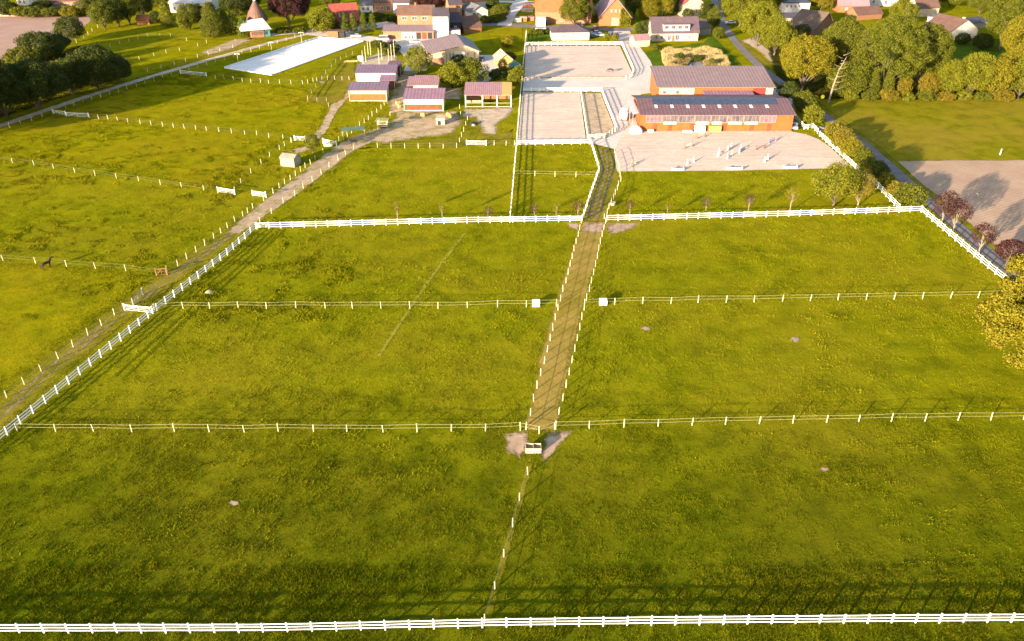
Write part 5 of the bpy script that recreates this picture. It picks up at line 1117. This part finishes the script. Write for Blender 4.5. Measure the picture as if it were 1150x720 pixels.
for lb, x, y, wp, yt, lf in (('dark thicket above the ploughed field, far left', 12, 18, 26, 2, 'leaf_dark'), ('low light bush above the ploughed field', 22, 19, 16, 8, 'leaf_light'), ('green bush line above the ploughed field, middle', 40, 19, 26, 8, 'leaf_green'), ('green bush above the ploughed field, right', 60, 19, 24, 9, 'leaf_green'), ('dark bush above the ploughed field near the long building', 48, 12, 22, 1, 'leaf_dark'), ('yellow bush at the corner of the ploughed field', 80, 20, 18, 7, 'leaf_yellow'), ('green tall bush behind the corner of the ploughed field', 94, 18, 20, 1, 'leaf_green')):
    T(lb, x, y, wp, yt, lf, 'bush', 'bush', 'bush', 'bushes above the far left ploughed field', leafsize=.36)
DT = 'dark trees along the farm track'
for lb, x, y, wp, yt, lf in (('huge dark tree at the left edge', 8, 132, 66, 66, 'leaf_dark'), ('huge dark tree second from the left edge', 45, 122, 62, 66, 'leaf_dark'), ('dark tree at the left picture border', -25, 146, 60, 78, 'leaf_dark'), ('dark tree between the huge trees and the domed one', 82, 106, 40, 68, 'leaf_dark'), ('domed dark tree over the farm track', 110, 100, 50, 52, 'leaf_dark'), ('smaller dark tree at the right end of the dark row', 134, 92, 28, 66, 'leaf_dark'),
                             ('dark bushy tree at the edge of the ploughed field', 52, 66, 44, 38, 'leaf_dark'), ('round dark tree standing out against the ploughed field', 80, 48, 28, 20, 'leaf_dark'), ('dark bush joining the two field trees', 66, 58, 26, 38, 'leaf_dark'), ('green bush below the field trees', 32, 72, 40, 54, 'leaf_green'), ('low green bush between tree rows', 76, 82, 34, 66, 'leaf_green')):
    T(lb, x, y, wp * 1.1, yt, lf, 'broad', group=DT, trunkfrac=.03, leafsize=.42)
# trees outside the left border that shade the fields
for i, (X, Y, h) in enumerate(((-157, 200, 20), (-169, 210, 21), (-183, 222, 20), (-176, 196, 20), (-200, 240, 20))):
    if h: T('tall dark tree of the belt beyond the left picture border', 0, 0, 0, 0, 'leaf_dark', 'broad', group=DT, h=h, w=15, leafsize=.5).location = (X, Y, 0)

VT = 'trees and hedges between the village houses'
for lb, x, y, wp, yt, lf, kd in (('tree at the top edge left of the red gabled house', 372, 8, 22, -8, 'leaf_green', 'bush'), ('hedge running behind the copper beech to the driveway', 318, 37, 20, 31, 'leaf_green', 'bush'), ('hedge piece between the copper beech and the white arena tree', 337, 37, 16, 31, 'leaf_green', 'bush'), ('hedge in front of the terrace at the top', 415, 22, 34, 15, 'leaf_green', 'bush'), ('dark hedge right of the terrace', 438, 24, 26, 17, 'leaf_dark', 'bush'),
                                 ('dark tree at the top edge left of the pavilion cone', 282, 10, 22, -10, 'leaf_dark', 'broad'), ('green tree behind the left building roof', 180, 8, 22, -10, 'leaf_green', 'broad'), ('dark tree at the top edge above the light meadow tree', 112, 10, 26, -12, 'leaf_dark', 'broad'), ('dark green bush between domed shrubs at the far left top', 2, 10, 20, -2, 'leaf_dark', 'bush'), ('tall bush right of the long cream building', 100, 8, 14, -4, 'leaf_green', 'bush'),
                                 ('dark round tree behind the white gabled bungalow', 553, 12, 14, -2, 'leaf_dark', 'bush'), ('dark shrub in front of the tall brown hedge by the village road', 545, 26, 12, 18, 'leaf_green', 'bush'), ('dark tree behind the orange barn on the right', 668, 10, 10, -14, 'leaf_dark', 'broad'), ('green tree behind the wide cream house', 772, 22, 12, 10, 'leaf_dark', 'bush'), ('garden tree at the right of the village crossing', 797, 20, 10, 4, 'leaf_dark', 'bush'),
                                 ('light tree beyond the road at the very top', 815, 6, 20, -16, 'leaf_light', 'broad'), ('green tree at the top between white block and road', 866, 12, 28, -16, 'leaf_green', 'broad'), ('dark tree filling the gap below the flat white block', 898, 46, 18, 28, 'leaf_dark', 'bush'), ('olive tree joining the golden tree and the oak', 934, 70, 34, 28, 'leaf_green', 'broad'), ('green tree right behind the oak crowns', 1044, 76, 30, 40, 'leaf_green', 'broad'), ('light tree between giant and corner tree', 1130, 104, 30, 56, 'leaf_yellow', 'broad'),
                                 ('dark rough bush at the foot of the farmhouse driveway island', 444, 57, 12, 50, 'leaf_dark', 'bush'), ('shrub row in the garden left of the long fence', 572, 70, 16, 58, 'leaf_green', 'bush'), ('low shrub at the rear of the garden left of the long fence', 582, 88, 12, 74, 'leaf_light', 'bush'), ('hedge beside the wide cream house terrace', 735, 56, 14, 50, 'leaf_green', 'bush')):
    T(lb, x, y, wp, yt, lf, kd, group=VT, leafsize=.32, trunkfrac=.05 if kd == 'broad' else None)
# reeds round the pond
outer = np.array([G(*p) for p in [(743, 60), (752, 57), (800, 57), (810, 62), (820, 74), (816, 82), (752, 83), (744, 70)]])
hole = np.array([G(*p) for p in [(774, 70), (787, 69), (792, 75), (790, 81), (776, 82), (771, 76)]])
def inside(poly, X, Y):
    n = len(poly); c = np.zeros(len(X), bool)
    for i in range(n):
        x1, y1 = poly[i]; x2, y2 = poly[i - 1]
        if y1 == y2: continue
        c ^= ((y1 > Y) != (y2 > Y)) & (X < (x2 - x1) * (Y - y1) / (y2 - y1) + x1)
    return c
def blades(X, Y, h, w, lean=.35):
    n = len(X); a = rng.uniform(0, 6.283, n); c_, s_ = np.cos(a) * w / 2, np.sin(a) * w / 2
    lx, ly = rng.normal(size=n) * h * lean, rng.normal(size=n) * h * lean; z = np.zeros(n)
    return np.stack([np.stack([X - c_, Y - s_, z], 1), np.stack([X + c_, Y + s_, z], 1), np.stack([X + lx, Y + ly, h], 1)], 1).reshape(-1, 3)
n = 90000; X = rng.uniform(outer[:, 0].min(), outer[:, 0].max(), n); Y = rng.uniform(outer[:, 1].min(), outer[:, 1].max(), n)
k = inside(outer, X, Y) & ~inside(hole, X, Y); X, Y = X[k], Y[k]
ctr = hole.mean(0); dd = np.hypot((X - ctr[0]) / 9.0, (Y - ctr[1]) / 9.0); cl = np.interp(np.sin(X * .9) * np.cos(Y * .7) + np.sin(X * .37 + Y * .5), [-2, 2], [.5, 1.5])
hh_ = rng.uniform(.6, 1.6, len(X)) * cl; inner_ = dd + rng.normal(size=len(X)) * .12 < .95
o = npmesh('marsh_plants', blades(X[inner_], Y[inner_], hh_[inner_] * .9, .18, .3), 3, 'marsh'); tag(o, kind='stuff')
X, Y, hh_ = X[~inner_], Y[~inner_], hh_[~inner_]
o = npmesh('reeds', blades(X, Y, hh_, .16, .2), 3, 'reed'); tag(o, kind='stuff')

# ------------------------------------------------------------------ grass blades over the pastures
def vnoise(X, Y, s, seed):
    r = np.random.default_rng(seed).random((128, 128)); x, y = X / s, Y / s
    xi, yi = np.floor(x).astype(int), np.floor(y).astype(int); fx, fy = x - xi, y - yi; fx = fx * fx * (3 - 2 * fx); fy = fy * fy * (3 - 2 * fy)
    g_ = lambda i, j: r[i % 128, j % 128]
    return (g_(xi, yi) * (1 - fx) + g_(xi + 1, yi) * fx) * (1 - fy) + (g_(xi, yi + 1) * (1 - fx) + g_(xi + 1, yi + 1) * fx) * fy
def grow(D0, D1, count, wblade, hmul):
    Y = rng.uniform(D0, D1, count); half = 36 + Y * .64 + 6; X = rng.uniform(-1, 1, count) * half
    keep = rng.random(count) < half / half.max()
    tuft = .5 * vnoise(X, Y, .7, 1) + .3 * vnoise(X, Y, 2.3, 2) + .35 * vnoise(X, Y, 9, 3)
    keep &= rng.random(count) < np.clip((tuft - .3) * 2.2, .12, 1)
    X, Y, tuft = X[keep], Y[keep], tuft[keep]
    for p in NOGRASS:
        x0, y0 = p.min(0); x1, y1 = p.max(0); m_ = (X > x0) & (X < x1) & (Y > y0) & (Y < y1)
        if m_.any():
            q = np.zeros(len(X), bool); q[m_] = inside(p, X[m_], Y[m_]); q = ~q; X, Y, tuft = X[q], Y[q], tuft[q]
    h = (.05 + .22 * np.clip(tuft - .25, 0, 1)) * rng.uniform(.6, 1.4, len(X)) * hmul
    return blades(X, Y, h, wblade * rng.uniform(.6, 1.4, len(X)), .7)
def tufts(count, x0, x1, y0, y1, th):
    X = rng.uniform(x0, x1, count); Y = rng.uniform(y0, y1, count)
    f = .55 * vnoise(X * .8 + Y * .3, Y * 1.3, 1.6, 5) + .3 * vnoise(X, Y, 5, 6) + .3 * vnoise(X, Y, 17, 7); k = f > th
    X, Y, f = X[k], Y[k], f[k]
    for p in NOGRASS:
        q = ~inside(p, X, Y); X, Y, f = X[q], Y[q], f[q]
    return blades(X, Y, (.12 + (f - th) * 1.1) * rng.uniform(.6, 1.3, len(X)), .14 * rng.uniform(.6, 1.4, len(X)), .6)
V = np.concatenate([tufts(800000, -170, -30, 120, 285, .68), tufts(260000, -60, 130, 66, 215, .78), grow(50, 66, 340000, .055, 1.7), grow(64, 100, 480000, .06, 1.0), grow(100, 170, 420000, .09, 1.0), grow(170, 290, 330000, .14, 1.0)])
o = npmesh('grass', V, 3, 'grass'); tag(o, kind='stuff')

# ------------------------------------------------------------------ camera, light, sky
cam = bpy.data.cameras.new('camera'); co = bpy.data.objects.new('camera', cam); col.objects.link(co)
co.location = (0, 0, CAMH); co.rotation_euler = (math.pi / 2 - P, 0, 0)
cam.sensor_width = 36; cam.lens = 36 * F / 1150; cam.clip_end = 6000; cam.clip_start = .5
scene.camera = co
EL, AZ = R(10.5), R(49)                 # sun height; direction the shadows run, from +X
sd = Vector((-math.cos(AZ) * math.cos(EL), -math.sin(AZ) * math.cos(EL), math.sin(EL)))
L = bpy.data.lights.new('sun', 'SUN'); L.energy = 5.0; L.angle = R(.9); L.color = (1, .84, .62)
lo = bpy.data.objects.new('sun', L); col.objects.link(lo); lo.rotation_euler = sd.to_track_quat('Z', 'Y').to_euler()
wd = bpy.data.worlds.new('World'); scene.world = wd; wd.use_nodes = True; nt = wd.node_tree
sky = nt.nodes.new('ShaderNodeTexSky'); sky.sky_type = 'NISHITA'; sky.sun_disc = False
sky.sun_elevation = EL; sky.sun_rotation = math.atan2(sd.x, sd.y)
bg = nt.nodes['Background']; bg.inputs[1].default_value = .11; nt.links.new(sky.outputs[0], bg.inputs[0])
vs_ = scene.view_settings; vs_.view_transform = 'Standard'; vs_.look = 'None'; vs_.exposure = 2.3; vs_.gamma = 1
scene.cycles.max_bounces = 5; scene.cycles.transparent_max_bounces = 12
